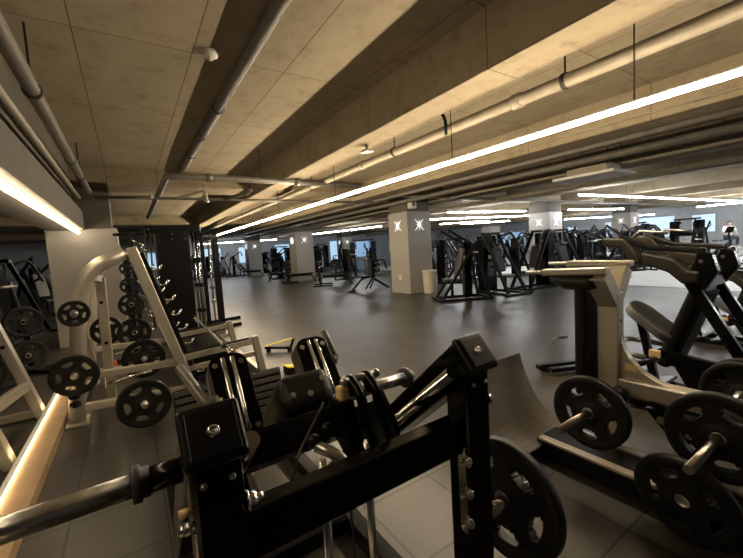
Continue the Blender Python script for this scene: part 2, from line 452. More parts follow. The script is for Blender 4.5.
tube_lamp((26.5, 14.5, 2.75), (33.5, 11.5, 2.75), 'added white fill tube near the far right windows', 'cool')  # another added tube, lifting the light before the far right wall
tube_lamp((12.0, -4.5, 2.8), (30.0, -4.0, 2.8), 'added white fill tube over the pale floor, out of view', 'cool')  # added lamp out of view to the right, extra light for this side

# ------------------------------------------------------------------ pipes and ceiling fittings
def pipe(label, pts, r, m='pipe', hangers=(), name='ceiling_pipe', collars=(), rb=.12):
    t = thing(name, label, 'pipe', pts[0])
    MB().tube(bend(pts, rb), r, 14).build('pipe_run', m, t)
    for h in hangers:
        h = V(h); mb = MB()
        mb.cyl(h, V((h.x, h.y, ZS)), .009, 8); mb.lathe(h-V((0, .02, 0)), (0, 1, 0), [(r+.001, 0), (r+.012, 0), (r+.012, .04), (r+.001, .04)], 18)
        mb.build('hanger', 'darksteel', t)
    for (c, ax) in collars:
        MB().lathe(c, ax, [(r, -.05), (r+.014, -.05), (r+.014, .05), (r, .05)], 18).build('collar', m, t)
    return t
pipe('grey pipe running overhead down the hall, left of the big beam', [(1.14, -5, 3.436), (1.14, 9.15, 3.436)], .062, hangers=((1.14, 2.42, 3.43), (1.14, 5.0, 3.43), (1.14, 7.4, 3.43)), collars=(((1.14, 6.2, 3.43), (0, 1, 0)),))
# sprinkler drop beside the pipe
pipe('grey pipe crossing under the beams and turning down the hall', [(4.35, 6.85, 2.93), (.66, 6.85, 2.93), (.66, 13.5, 2.93)], .055, hangers=((2.2, 6.85, 2.93),), collars=(((2.9, 6.85, 2.93), (1, 0, 0)), ((1.3, 6.85, 2.93), (1, 0, 0))))
pipe('thin pale pipe crossing below the first cross beam', [(-.4, 8.6, 2.82), (5.9, 8.6, 2.82)], .03, 'pipe')
pipe('pale grey pipe under the beam, above the long light tube', [(3.52, -5, 2.98), (3.52, 25, 2.98)], .062, 'lightpipe', hangers=((3.52, 1.9, 2.98), (3.52, 4.5, 2.98), (3.52, 7.5, 2.98), (3.52, 11, 2.98)), collars=(((3.52, 2.4, 2.98), (0, 1, 0)), ((3.52, 5.4, 2.98), (0, 1, 0))))
pipe('grey pipe along the left bulkhead, nearer the room', [(-.50, -5, 2.98), (-.50, 9.0, 2.98)], .055, hangers=((-.5, 4, 2.98), (-.5, 7.5, 2.98)), collars=(((-.5, 6.4, 2.98), (0, 1, 0)),))
pipe('pale pipe tucked behind the left bulkhead pipe', [(-.66, -5, 2.86), (-.66, 9.0, 2.86)], .035, 'lightpipe')
pipe('dark pipe under the second beam on the right', [(6.25, -5, 2.93), (6.25, 30, 2.93)], .05)
pipe('grey pipe beyond the second beam on the right', [(7.4, -5, 2.95), (7.4, 30, 2.95)], .07, 'pipe')
pipe('pale pipe high over the right half of the hall', [(8.6, -5, 2.98), (8.6, 30, 2.98)], .055, 'lightpipe')
pipe('far pale pipe right of the third beam', [(10.8, -5, 2.95), (10.8, 30, 2.95)], .07, 'lightpipe')
pipe('grey pipe crossing above the far white tubes', [(6.5, 8.3, 2.98), (30, 8.3, 2.98)], .05, 'pipe')
pipe('cream conduit curving along the second beam face', [(5.93, -5, 3.12), (5.93, 1.5, 3.10), (5.93, 5, 3.14), (5.93, 12, 3.10), (5.93, 26, 3.12)], .012, 'lightpipe')
# branch pieces hanging off the crossing pipe
t = thing('pipe_branch', 'cluster of stub pipes and sprinkler heads near the crossing pipe', 'pipe', (1.5, 8.5, 2.9))
MB().tube(bend([(.95, 8.6, 2.82), (1.5, 8.4, 2.97), (1.5, 8.4, 2.77)], .08), .03, 10).build('stub_pipe', 'lightpipe', t)
MB().tube(bend([(1.9, 8.6, 2.82), (2.25, 8.1, 2.89), (2.25, 7.7, 2.89)], .08), .035, 10).build('stub_pipe', 'pipe', t)
MB().tube([(.1, 8.6, 2.82), (.5, 8.1, 2.77)], .03, 10).build('stub_pipe', 'pipe', t)
MB().lathe((1.5, 8.4, 2.72), (0, 0, 1), [(.004, 0), (.05, .01), (.05, .05), (.02, .06)], 16).build('sprinkler_head', 'brushed', t)
# smoke detector
t = thing('smoke_detector', 'small white round smoke detector on the concrete ceiling', 'smoke detector', (.84, 3.82, ZS))
c = V((.84, 3.82, ZS))
MB().lathe(c, (0, 0, -1), [(.001, .05), (.045, .05), (.07, .035), (.085, .012), (.085, 0)], 24).build('detector_body', 'white', t)
MB().lathe(c+V((0, 0, -.045)), (0, 0, -1), [(.001, .03), (.02, .03), (.028, 0)], 16).build('sensor_dome', 'offwhite', t)
# sprinkler on the beam underside
t = thing('sprinkler', 'small dark sprinkler under the big beam', 'sprinkler', (2.95, 4.4, 3.0))
MB().tube([(2.95, 4.4, 3.0), (2.95, 4.4, 2.93)], .018, 10).build('sprinkler_stem', 'darksteel', t)
MB().box((2.88, 4.33, 2.90), (3.02, 4.47, 2.93), .006).build('deflector', 'brushed', t)
t = thing('pipe_clamp', 'black bracket gripping the pale pipe under the beam', 'bracket', (3.5, 3.5, 3.0))
MB().tube(bend([(3.2, 3.35, 3.3), (3.44, 3.35, 3.1), (3.44, 3.35, 2.9)], .08), .02, 8).build('strap', 'black2', t)
# ceiling cassette
t = thing('ceiling_cassette', 'white air unit hanging under the ceiling on the right', 'air conditioner', (8.2, 3.9, 2.9))
MB().box((7.75, 3.3, 2.72), (8.75, 4.5, 2.78), .01).build('grille_panel', 'white', t)
MB().box((7.95, 3.5, 2.78), (8.55, 4.3, 2.96), .01).build('unit_body', 'lightpipe', t)
for (x, y) in ((7.95, 3.5), (8.55, 3.5), (7.95, 4.3), (8.55, 4.3)):
    MB().cyl((x, y, 2.9), (x, y, ZS), .008, 6).build('hanger_rod', 'darksteel', t)
t = thing('speaker_box', 'small white speaker box high on the nearest column', 'speaker', (7.6, 9.1, 2.8))
MB().box((7.55, 8.98, 2.72), (7.78, 9.16, 2.98), .02).build('speaker_case', 'offwhite', t)
MB().lathe((7.665, 8.98, 2.85), (0, -1, 0), [(.001, .004), (.07, .004), (.075, 0)], 20).build('speaker_grille', 'pipe', t)
t = thing('wall_outlet', 'white socket plate low on the nearest column', 'outlet', (7.48, 9.65, .5))
MB().box((7.485, 9.6, .44), (7.5, 9.72, .6), .004).build('cover_plate', 'white', t)
for z in (.48, .54): MB().box((7.482, 9.64, z), (7.486, 9.68, z+.03), .001).build('socket', 'black2', t)
# trash bin
t = thing('trash_bin', 'tall cream bin at the foot of the nearest column', 'bin', (8.02, 8.80, 0))
MB().lathe((8.02, 8.80, 0), (0, 0, 1), [(.001, .01), (.185, 0), (.20, .02), (.225, .70), (.235, .71), (.235, .73), (.215, .73), (.19, .05), (.001, .04)], 32).build('bin_body', 'offwhite', t)
MB().lathe((8.02, 8.80, .70), (0, 0, 1), [(.228, 0), (.24, .0), (.24, .035), (.228, .035)], 32).build('bin_rim', 'white', t)

# ------------------------------------------------------------------ camera
F = 367.; cx, cy, H = 371.5, 279., 1.56
def unit(v): return v.normalized()
d1 = unit(V((128-cx, 263-cy, F))); d2 = V((950-cx, 212-cy, F)); d2 = unit(d2-d1*d1.dot(d2)); up = d2.cross(d1)
if up.y > 0: up = -up
cam = bpy.data.cameras.new('camera'); co = bpy.data.objects.new('camera', cam); COL.objects.link(co)
cam.sensor_fit = 'HORIZONTAL'; cam.sensor_width = 36; cam.lens = F/743*36; cam.clip_start = .02; cam.clip_end = 200
X = V((d2.x, d1.x, up.x)); Yv = -V((d2.y, d1.y, up.y)); Z = -V((d2.z, d1.z, up.z))
mw = Matrix((X, Yv, Z)).transposed().to_4x4(); mw.translation = V((0, 0, H))
co.matrix_world = mw
S.camera = co
w = bpy.data.worlds.new('world'); S.world = w; w.use_nodes = True
w.node_tree.nodes['Background'].inputs[0].default_value = (.02, .02, .022, 1)
vs = S.view_settings
vs.view_transform = 'Standard'; vs.look = 'None'; vs.gamma = 1; vs.use_curve_mapping = False; vs.exposure = .28
S.cycles.use_denoising = True

# ================================================================== HACK SQUAT (nearest machine)
hs = thing('hack_squat_machine', 'glossy black squat sled machine in the foreground, seen from behind its two capped rails', 'gym machine', (.5, 1.5, 0))
U = V((0, .751, -.660)); NN = V((0, .660, .751)); EX = V((1, 0, 0))
for X in (.11, .905):
    T = V((X, .80, 1.197))
    MB().beam((X, .835, 0), (X, .835, 1.17), .105, .10, (0, 1, 0), .012).build('upright', 'black', hs)
    rail = MB().beam(T, T+U*1.5, .115, .115, NN, .012).build('guide_rail', 'black', hs)
    cap = MB(); cap.frame_box(T-U*.006, EX, NN, U, .126, .126, .026, .012, 4); cp = cap.build('end_cap', 'black2', hs)
    MB().frame_box(T-U*.021, EX, NN, U, .098, .098, .006, .004).build('cap_inset', 'black2', cp)
    MB().lathe(T-U*.023, -U, [(.014, 0), (.014, .003), (.010, .008), (.006, .009), (.006, .004), (.001, .004)], 20).build('cap_screw', 'chrome', cp)
    sgn = -1 if X < .5 else 1
    MB().cyl(T-NN*.022-EX*sgn*.080+U*.05, T-NN*.022-EX*sgn*.080+U*1.4, .021, 20).build('guide_rod', 'chrome', hs)
    for q in (-.028, .028): MB().bolt((X+q, .783, 1.105), (0, -1, 0), .005, .008).build('bolt', 'chrome', hs)
MB().beam((.15, .835, .935), (.86, .835, .935), .06, .115, (0, 0, 1), .008).build('crossbar', 'black', hs)
MB().beam((.15, .86, .30), (.86, .86, .30), .06, .09, (0, 0, 1), .008).build('crossbar', 'black', hs)
for X in (.11, .905): MB().beam((X, .78, .045), (X, 3.05, .045), .09, .09, (0, 0, 1), .008).build('base_rail', 'black', hs)
for y in (1.75, 2.95): MB().beam((.15, y, .045), (.86, y, .045), .08, .08, (0, 0, 1), .008).build('base_crossbar', 'black', hs)
MB().beam((.44, .9, .02), (.62, 2.9, .02), .022, .014).build('floor_strip', 'chrome', hs)
# bolt strip on the right upright
st = MB().box((.842, .80, .60), (.853, .83, .90), .003).build('bracket_strip', 'chrome', hs)
for z in (.855, .745, .645):
    mb = MB(); mb.cyl((.853, .795, z), (.830, .795, z), .013, 6); mb.cyl((.853, .795, z), (.845, .795, z), .020, 16); mb.cyl((.832, .795, z), (.812, .795, z), .007, 10)
    mb.build('nut', 'chrome', st)
mb = MB(); mb.cyl((.958, .80, 1.03), (.975, .80, 1.03), .017, 6); mb.sph((.975, .80, 1.03), .013); mb.build('nut', 'chrome', hs)
mb = MB(); mb.cyl((.162, .795, 1.03), (.185, .795, 1.03), .017, 6); mb.cyl((.162, .795, 1.03), (.168, .795, 1.03), .023, 16); mb.cyl((.18, .795, 1.03), (.20, .795, 1.03), .008, 10); mb.build('nut', 'chrome', hs)
MB().cyl((.06, .80, 1.055), (.034, .80, 1.055), .009, 14).build('stop_pin', 'tan', hs)
mb = MB(); mb.cyl((.06, .80, 1.02), (.042, .80, 1.02), .014, 6); mb.sph((.040, .80, 1.02), .011, (1, 1, 1)); mb.build('lock_nut', 'brushed', hs)
# sled
MB().beam((.17, 1.10, .972), (.56, 1.10, .972), .09, .10, NN, .008).build('sled_beam', 'black', hs)
MB().beam((.16, 1.28, .86), (.86, 1.28, .86), .08, .08, NN, .008).build('sled_beam', 'black', hs)
for X in (.225, .79):
    MB().beam((X, 1.12, .90), (X, 1.45, .62), .03, .12, NN, .006).build('sled_side_plate', 'black2', hs)
# left loading sleeve
pg = MB().cyl((-.015, .95, 1.07), (-.46, .95, 1.07), .0252, 28).build('loading_sleeve', 'brushed', hs)
MB().cyl((.10, .95, 1.07), (-.02, .95, 1.07), .029, 22).build('sleeve_root', 'black', hs)
MB().lathe((-.042, .95, 1.07), (1, 0, 0), [(.026, 0), (.038, 0), (.040, .004), (.040, .018), (.033, .020), (.033, .034), (.028, .036)], 26).build('rubber_collar', 'grip', hs)
MB().cyl((.56, 1.05, 1.075), (.84, 1.05, 1.075), .021, 20).build('sleeve_root', 'brushed', hs)
MB().lathe((.80, 1.05, 1.075), (1, 0, 0), [(.024, 0), (.036, .002), (.036, .022), (.024, .024)], 22).build('rubber_collar', 'grip', hs)
# shoulder pads: steel back plate, cushion on the far side, twin chrome rods, grips
A = V((0, .63, .777)); AN = V((0, .777, -.63))
for X in (.305, .685):
    mid = V((X, 1.50, 1.015))
    poly = rounded_poly(.155, .36, .05, 5)
    bp = MB().prism([mid+EX*x+A*y for x, y in poly], AN*.02, .004).build('shoulder_plate', 'black', hs)
    cu = MB().prism([mid+AN*.022+EX*x*1.04+A*y*1.0 for x, y in poly], AN*.085, .025, 4).build('shoulder_cushion', 'brownvinyl', hs)
    for q in (-.020, .016):
        MB().cyl(mid+EX*q-AN*.014+A*.155, mid+EX*q-AN*.014-A*.26, .0105, 14).build('support_rod', 'chrome', hs)
    for qx, qy in ((-.052, .135), (.052, .135), (.055, -.14)): MB().bolt(mid+EX*qx+A*qy, -AN, .0075, .007).build('screw', 'chrome', bp)
MB().tube(bend([(.25, 1.47, 1.005), (.195, 1.48, 1.01), (.14, 1.74, 1.10)], .05), .020, 16).build('hand_grip', 'handle', hs)
MB().lathe((.20, 1.475, 1.008), (1, 0, 0), [(.024, 0), (.031, .0), (.031, .035), (.024, .035)], 20).build('grip_ring', 'grip', hs)
MB().tube(bend([(.75, 1.55, 1.03), (.80, 1.57, 1.035), (.772, 1.64, 1.165)], .04), .0155, 16).build('hand_grip', 'handle', hs)
MB().lathe((.765, 1.56, 1.033), (1, 0, 0), [(.016, 0), (.024, .0), (.024, .02), (.016, .02)], 20).build('grip_ring', 'grip', hs)
# back cushion running down the sled
bc = V((.555, 1.36, 1.02)); mb = MB(); mb.frame_box(bc+U*.30, EX, NN, U, .225, .155, .60, .045, 5); bk = mb.build('back_cushion', 'vinyl', hs)
for qx, qy in ((-.07, -.02), (.07, .02), (.0, -.03)): MB().bolt(bc+EX*qx+NN*qy-U*.002, -U, .008, .006).build('screw', 'brushed', bk)
MB().frame_box(bc+U*.32-NN*.095, EX, NN, U, .20, .03, .52, .005).build('cushion_board', 'black2', hs)
# lever bracket in the middle: bent straps, clevis, tan stop, cable
for X in (.555, .615):
    MB().tube(bend([(X, .98, 1.10), (X, 1.02, 1.155), (X, .95, 1.12), (X, .90, 1.0), (X+.01, .86, .90)], .06), .016, 14).build('bent_strap', 'black', hs)
MB().cyl((.535, 1.0, 1.145), (.645, 1.0, 1.145), .012, 14).build('pivot_bolt', 'brushed', hs)
for X in (.53, .65): MB().sph((X, 1.0, 1.145), .015).build('bolt_head', 'brushed', hs)
MB().box((.51, .99, 1.075), (.545, 1.03, 1.13), .008).build('stop_block', 'tan', hs)
MB().prism([(.50, .90, .90), (.50, 1.05, .96), (.50, 1.06, 1.09), (.50, .98, 1.09)], (.05, 0, 0), .006).build('lever_plate', 'black', hs)
MB().prism([(.655, .90, .94), (.655, 1.02, .98), (.655, 1.05, 1.08), (.655, 1.0, 1.10), (.655, .92, 1.0)], (.016, 0, 0), .003).build('lever_plate', 'black2', hs)
MB().bolt((.655, .95, .99), (-1, 0, 0), .013, .014).build('bolt', 'chrome', hs)
MB().tube(bend([(.41, .98, .985), (.46, .93, .96), (.50, .86, .87)], .04), .017, 12).build('clevis', 'brushed', hs)
for c_, r_ in (((.41, .99, .995), .022), ((.455, .99, 1.02), .018)): MB().sph(c_, r_).build('bolt_head', 'black2', hs)
for c_ in ((.47, .90, .945), (.505, .86, .90)): MB().bolt(c_, (0, -1, 0), .009, .012).build('bolt', 'chrome', hs)
for X in (.405, .555): MB().cyl((X, .93, .10), (X, .93, .97), .0125, 16).build('strut_rod', 'brushed', hs)
MB().tube([(.455, 1.0, 1.10), (.36, .97, 1.0), (.30, .93, .92)], .0035, 6).build('cable', 'darksteel', hs)
MB().tube([(.48, .92, .92), (.485, .92, .2)], .0035, 6).build('cable', 'darksteel', hs)
# foot platform
q0, q1 = V((0, 2.84, .20)), V((0, 2.93, .63)); qa = (q1-q0).normalized(); qn = V((0, -qa.z, qa.y))
fp = MB().frame_box(V((.565, 0, 0))+(q0+q1)/2, EX, qa, qn, .79, (q1-q0).length, .03, .01).build('foot_platform', 'black2', hs)
for i in range(8):
    p = q0+qa*(.035+i*.054)+V((.565, 0, 0))+qn*.022
    MB().frame_box(p, EX, qa, qn, .77, .036, .020, .003).build('foot_rib', 'ribbed', fp)
for xx in (.195, .935):
    for tt in (.08, .40): MB().bolt(V((xx, 0, 0))+q0+qa*tt+qn*.016, qn, .009, .022).build('screw', 'chrome', fp)
for X in (.25, .88): MB().beam((X, 2.99, .05), (X, 2.96, .60), .05, .05).build('platform_leg', 'black', hs)
MB().cyl((.955, .86, .56), (1.33, .86, .56), .024, 20).build('storage_peg', 'chrome', hs)
plate((1.135, .87, .56), (1, .0, -.04), .228, .05, 'black rubber plate hung on the right upright of the foreground squat machine', 'loose', .25)

# ================================================================== SILVER PLATE-LOADED SQUAT LEVER (right)
sv = thing('squat_lever_machine', 'silver squat lever machine with a forked post and black back pad, right foreground', 'gym machine', (2.6, .6, 0))
MB().box((2.32, -.9, .0), (2.64, 1.50, .135), .006).build('track_base', 'black2', sv)
for X in (2.335, 2.60): MB().box((X-.03, -.9, .130), (X+.03, 1.48, .15), .004).build('track_rail', 'silver', sv)
# curved foot sheet
R = []
for i in range(13):
    t = i/12*1.15; yy = 1.45+.42*math.sin(t)/math.sin(1.15); zz = .10+.50*(1-math.cos(t))/(1-math.cos(1.15))
    R.append((yy, zz))
mb = MB()
for i in range(12):
    (y0, z0), (y1, z1) = R[i], R[i+1]
    mb.prism([(2.0, y0, z0), (2.68, y0, z0), (2.68, y1, z1), (2.0, y1, z1)], (0, .012, -.012), 0)
mb.build('curved_footplate', 'sheet', sv)
for X in (2.06, 2.62): MB().tube([(X, 1.48, .04), (X, 1.88, .05), (X, 1.89, .57)], .02, 10).build('footplate_leg', 'black2', sv)
MB().beam((2.0, 1.50, .04), (2.68, 1.50, .04), .06, .06).build('footplate_bar', 'black2', sv)
# post, fork, arms
MB().box((2.62, 1.10, .135), (2.72, 1.225, 1.17), .008).build('post', 'silver', sv)
for z in (.70, .98): MB().cyl((2.67, 1.101, z), (2.67, 1.098, z), .012, 14).build('post_hole', 'black2', sv)
MB().beam((2.67, 1.162, 1.10), (2.49, 1.162, 1.305), .11, .12, (0, 1, 0), .008).build('fork_arm', 'silver', sv)
MB().beam((2.69, 1.162, 1.12), (2.83, 1.162, 1.32), .10, .11, (0, 1, 0), .008).build('fork_arm', 'silver', sv)
MB().beam((2.50, 1.10, 1.325), (2.49, 1.52, 1.308), .10, .045, (0, 0, 1), .012).build('shoulder_arm', 'silver', sv)
MB().beam((2.84, 1.10, 1.345), (2.83, 1.52, 1.345), .10, .045, (0, 0, 1), .012).build('shoulder_arm', 'silver', sv)
MB().tube([(2.49, 1.50, 1.308), (2.488, 1.66, 1.303)], .014, 12).build('grip_bar', 'brushed', sv)
MB().tube([(2.83, 1.50, 1.345), (2.828, 1.68, 1.345)], .014, 12).build('grip_bar', 'brushed', sv)
MB().tube([(2.50, 1.17, 1.255), (2.50, 1.22, 1.25), (2.495, 1.36, 1.25), (2.49, 1.46, 1.27)], [.045, .058, .055, .03], 18).build('shoulder_roller', 'brownvinyl', sv)
MB().tube([(2.84, 1.18, 1.28), (2.84, 1.25, 1.275), (2.835, 1.40, 1.275), (2.83, 1.50, 1.295)], [.045, .058, .055, .03], 18).build('shoulder_roller', 'brownvinyl', sv)
mb = MB(); mb.frame_box(V((2.64, 1.295, .83)), V((1, 0, 0)), V((0, 1, 0)), V((0, 0, 1)), .24, .085, .78, .035, 4); mb.build('back_pad', 'vinyl', sv)
# gusset and lever beam
MB().beam((2.69, 1.12, .545), (2.69, -.75, .565), .12, .105, (0, 0, 1), .010).build('lever_beam', 'silver', sv)
G = [V((2.66, 1.10, .90))]
G += [V((2.66, 1.10-.32*(1-math.cos(t)), .90-.30*math.sin(t))) for t in [i/8*PI/2 for i in range(1, 9)]]
G += [V((2.66, .78, .56)), V((2.66, 1.10, .56))]
MB().prism(G, (.055, 0, 0), .004).build('gusset', 'silver', sv)
MB().box((2.657, 1.0, .655), (2.66, 1.07, .70), .001).build('warning_label', 'sticker', sv)
MB().box((2.64, .93, .48), (2.74, 1.22, .60), .012).build('pivot_block', 'silver', sv)
for (y, z) in ((1.08, .50), (.55, .49)):
    MB().cyl((2.62, y, z), (1.98 if y < 1 else 1.87, y, z), .021, 22).build('loading_sleeve', 'brushed', sv)
    MB().lathe((2.60, y, z), (-1, 0, 0), [(.024, 0), (.06, 0), (.06, .05), (.045, .08), (.024, .08)], 24).build('sleeve_flange', 'black2', sv)
MB().beam((2.69, .98, .54), (2.66, .62, .25), .05, .06, (1, 0, 0), .006).build('linkage_bar', 'black2', sv)
MB().prism([(2.62, .95, .45), (2.62, .62, .47), (2.62, .66, .32), (2.62, .80, .28)], (.05, 0, 0), .006).build('linkage_plate', 'black2', sv)
for y, z in ((.86, .40), (.72, .36), (.75, .43)): MB().bolt((2.62, y, z), (-1, 0, 0), .016, .02).build('bolt', 'brushed', sv)
MB().beam((2.69, -.6, .15), (2.69, -.6, .56), .1, .12).build('rear_post', 'silver', sv)
plate((2.216, 1.08, .50), (1, .0, 0), .215, .055, 'black plate on the farther sleeve of the silver lever machine', None, .35)
plate((2.42, .55, .49), (1, 0, 0), .228, .055, 'black plate cut by the right edge, on the nearer sleeve of the silver lever machine', None, .1)
plate((2.185, .62, .222), V((1, -.12, .16)), .222, .048, 'black plate standing on the floor against the silver track', None, .52)

# ================================================================== BLACK V SQUAT BEHIND IT
def v_squat(label):
    c = thing('v_squat_machine', label, 'gym machine', (4.0, 1.0, 0))
    for X in (3.72, 4.28):
        MB().beam((X, 1.16, 1.14), (X, .55, .02), .06, .075, (0, 1, 0), .008).build('frame_leg', 'black', c)
        MB().beam((X, .50, .04), (X, 2.0, .04), .08, .08, (0, 0, 1), .008).build('base_rail', 'black', c)
        MB().prism([(X-.045, 1.06, 1.08), (X-.045, .98, 1.22), (X-.045, 1.02, 1.36), (X-.045, 1.10, 1.38), (X-.045, 1.15, 1.22), (X-.045, 1.14, 1.10)], (.09, 0, 0), .012).build('shoulder_block', 'black', c)
        MB().beam((X, 1.06, 1.38), (X, 1.46, 1.42), .06, .045, (0, 0, 1), .012).build('shoulder_arm', 'black2', c)
        MB().beam((X, 1.42, 1.41), (X, 1.66, 1.52), .06, .045, (0, 0, 1), .012).build('shoulder_arm', 'black2', c)
        for pp in ([(1.78, 1.515), (1.60, 1.505), (1.50, 1.37), (1.47, 1.29), (1.53, 1.27), (1.63, 1.42), (1.77, 1.44)],
                   [(1.47, 1.38), (1.24, 1.32), (1.16, 1.23), (1.08, 1.22), (1.09, 1.13), (1.19, 1.12), (1.28, 1.21), (1.46, 1.28)]):
            MB().prism([(X-.075, y_, z_) for y_, z_ in pp], (.15, 0, 0), .02, 4).build('shoulder_pad', 'brownvinyl', c)
        MB().tube([(X, 1.56, 1.50), (X, 1.50, 1.56), (X, 1.3, 1.53)], .014, 10).build('grip_bar', 'brushed', c)
        MB().bolt((X-.045, 1.08, 1.30), (-1, 0, 0), .010, .012).build('bolt', 'chrome', c)
    MB().beam((3.72, 1.10, 1.12), (4.28, 1.10, 1.12), .08, .09, (0, 0, 1), .008).build('crossbar', 'black', c)
    MB().beam((3.72, .85, .55), (4.28, .85, .55), .08, .08, (0, 0, 1), .008).build('crossbar', 'black', c)
    d = V((0, -.33, .94)).normalized(); n = V((0, d.z, -d.y))
    mb = MB(); mb.frame_box(V((4.0, 1.26, .72)), EX, n, d, .34, .11, .78, .045, 5); mb.build('back_pad', 'vinyl', c)
    mb = MB(); mb.frame_box(V((4.0, 1.20, .70)), EX, n, d, .28, .03, .70, .006); mb.build('pad_board', 'black2', c)
    sd = V((0, .78, .62)).normalized(); sn = V((0, -sd.z, sd.y))
    poly = rounded_poly(.36, .50, .16, 7)
    MB().prism([V((3.95, 1.50, .70))+EX*x+sd*y for x, y in poly], sn*.075, .028, 4).build('seat_pad', 'seatvinyl', c)
    MB().beam((3.95, 1.58, .74), (3.98, 1.45, .05), .06, .06).build('seat_post', 'black', c)
    MB().tube(bend([(3.75, 1.72, .06), (3.75, 1.85, .70), (3.62, 1.86, .76)], .05), .022, 12).build('side_handle', 'black2', c)
    MB().tube(bend([(3.7, 1.45, .45), (3.68, 1.75, .48), (4.2, 1.78, .48), (4.25, 1.4, .45)], .1), .025, 12).build('seat_loop', 'brushed', c)
    MB().beam((3.70, 1.36, .52), (3.70, .35, .40), .06, .07, (0, 0, 1), .006).build('lever_bar', 'black', c)
    MB().box((3.65, 1.33, .48), (3.68, 1.41, .545), .006).build('catch_plate', 'tan', c)
    MB().cyl((3.66, 1.36, .47), (3.30, 1.44, .46), .024, 16).build('catch_handle', 'black2', c)
    MB().sph((3.29, 1.442, .46), .03).build('handle_end', 'brushed', c)
    MB().prism([(3.72, 1.30, .50), (3.72, 1.10, .12), (3.72, .85, .14), (3.72, .70, .42)], (.03, 0, 0), .006).build('side_plate', 'black2', c)
    for i, yy in enumerate((1.50, 1.72)):
        MB().beam((3.60, yy, .09+.02*i), (4.40, yy, .09+.02*i), .14, .03, (0, .3, 1), .006).build('foot_plate', 'black2', c)
    MB().cyl((3.70, .80, .38), (3.30, .80, .38), .024, 16).build('loading_sleeve', 'brushed', c)
    MB().cyl((4.30, .80, .38), (4.70, .80, .38), .024, 16).build('loading_sleeve', 'brushed', c)
    return c
vs1 = v_squat('black squat machine with long shoulder pads, just behind the silver lever machine')
plate((3.60, .68, .38), (1, 0, 0), .228, .05, 'inner black plate on the black squat machine, mostly hidden by the silver beam')
plate((3.48, .68, .38), (1, 0, 0), .228, .05, 'outer black plate on the black squat machine, rim above the silver beam')
vs1.location.y = .88
vs2 = dup(vs1, (6.6, 1.15, 0), 0, 'lower black padded machine at the right edge, beyond the black squat machine', scale=.7)
plate((6.25, 1.01, .266), (1, 0, 0), .2, .05, 'black plate on the lower padded machine by the right edge')
# little hook-shaped grip on the floor
t = thing('floor_anchor', 'small metal anchor with a side grip standing on the dark floor beside the silver post', 'handle', (5.0, 2.9, 0))
MB().tube(bend([(5.0, 2.95, .012), (5.0, 2.92, .10), (5.10, 2.88, .10)], .03), .012, 10).build('stem', 'brushed', t)
MB().cyl((5.06, 2.895, .10), (5.20, 2.84, .10), .018, 12).build('grip', 'grip', t)
t = thing('foot_strap_bar', 'low black foot bar on the floor left of the silver post', 'gym accessory', (4.3, 2.1, 0))
for dy in (0, .16):
    MB().beam((3.85, 2.30+dy, .06), (4.5, 2.0+dy, .06), .07, .05).build('foot_bar', 'black2', t)
for (x, y) in ((3.9, 2.36), (4.42, 2.12)): MB().box((x, y, 0), (x+.06, y+.1, .05), .005).build('foot_block', 'black2', t)

# ================================================================== SILVER INCLINE RACK (left, by the mirror)
rk = thing('incline_press_rack', 'silver incline press rack with curved uprights left of the hall floor', 'gym machine', (.3, 5.2, 0))
for Y in (4.6, 6.0):
    y = Y
    MB().tube(bend([(-.575, y, .0), (-.44, y, 1.22), (-.33, y, 1.52), (-.02, y, 1.68)], .22, 8), .070, 18).build('curved_upright', 'silver', rk)
    b = MB().beam((.04, y, 1.72), (.50, y, .0), .10, .13, (0, 1, 0), .012).build('incline_beam', 'silver', rk)
    s = MB().beam((.125, y, 1.66), (.535, y, .16), .05, .035, (0, 1, 0), .004).build('hook_strip', 'black2', rk)
    for i in range(8):
        t = .12+i*.115; px = .15+(.535-.125)*t; pz = 1.66-1.50*t
        MB().tube(bend([(px, y, pz), (px+.075, y, pz-.015), (px+.105, y, pz+.045)], .03), .013, 10).build('catch_hook', 'chrome', s)
    MB().beam((.36, y, .455), (1.25, y, .50), .06, .075, (0, 0, 1), .008).build('safety_arm', 'silver', rk)
    MB().beam((.34, y, .50), (1.15, y, .545), .05, .02, (0, 0, 1), .004).build('arm_liner', 'black2', rk)
    MB().beam((.40, y, .32), (1.25, y, .34), .05, .06, (0, 0, 1), .008).build('lower_arm', 'silver', rk)
    MB().beam((1.22, y, .56), (1.30, y, .0), .08, .10, (0, 1, 0), .010).build('end_post', 'silver', rk)
    MB().beam((-.54, y, .15), (.42, y, .10), .07, .08, (0, 0, 1), .008).build('base_bar', 'silver', rk)
    MB().beam((-.50, y, .46), (.38, y, .42), .06, .07, (0, 0, 1), .008).build('tie_bar', 'silver', rk)
    MB().box((-.655, y-.12, 0), (-.47, y+.12, .035), .008).build('foot', 'silver', rk)
    MB().cyl((-.30, y-.06, .36), (.10, y-.14, .42), .014, 12).build('brace_rod', 'chrome', rk)
    for (px, pz) in ((-.50, .66), (-.53, .36), (-.46, .92)): MB().cyl((px, y-.05, pz), (px, y-.064, pz), .016, 14).build('upright_hole', 'black2', rk)
MB().beam((-.57, 4.6, .10), (-.57, 6.0, .10), .07, .08).build('side_rail', 'silver', rk)
MB().beam((-.50, 6.0, .30), (-.46, 4.65, .95), .06, .08).build('side_brace', 'silver', rk)
MB().beam((1.29, 4.6, .06), (1.29, 6.0, .06), .07, .08).build('side_rail', 'silver', rk)
MB().beam((-.36, 4.6, 1.47), (-.36, 6.0, 1.47), .06, .07).build('top_rail', 'silver', rk)
MB().prism([(.55, 4.85, .12), (.55, 5.85, .12), (1.0, 5.85, .16), (1.0, 4.85, .16)], (0, 0, .30), .02).build('weight_box', 'black2', rk)
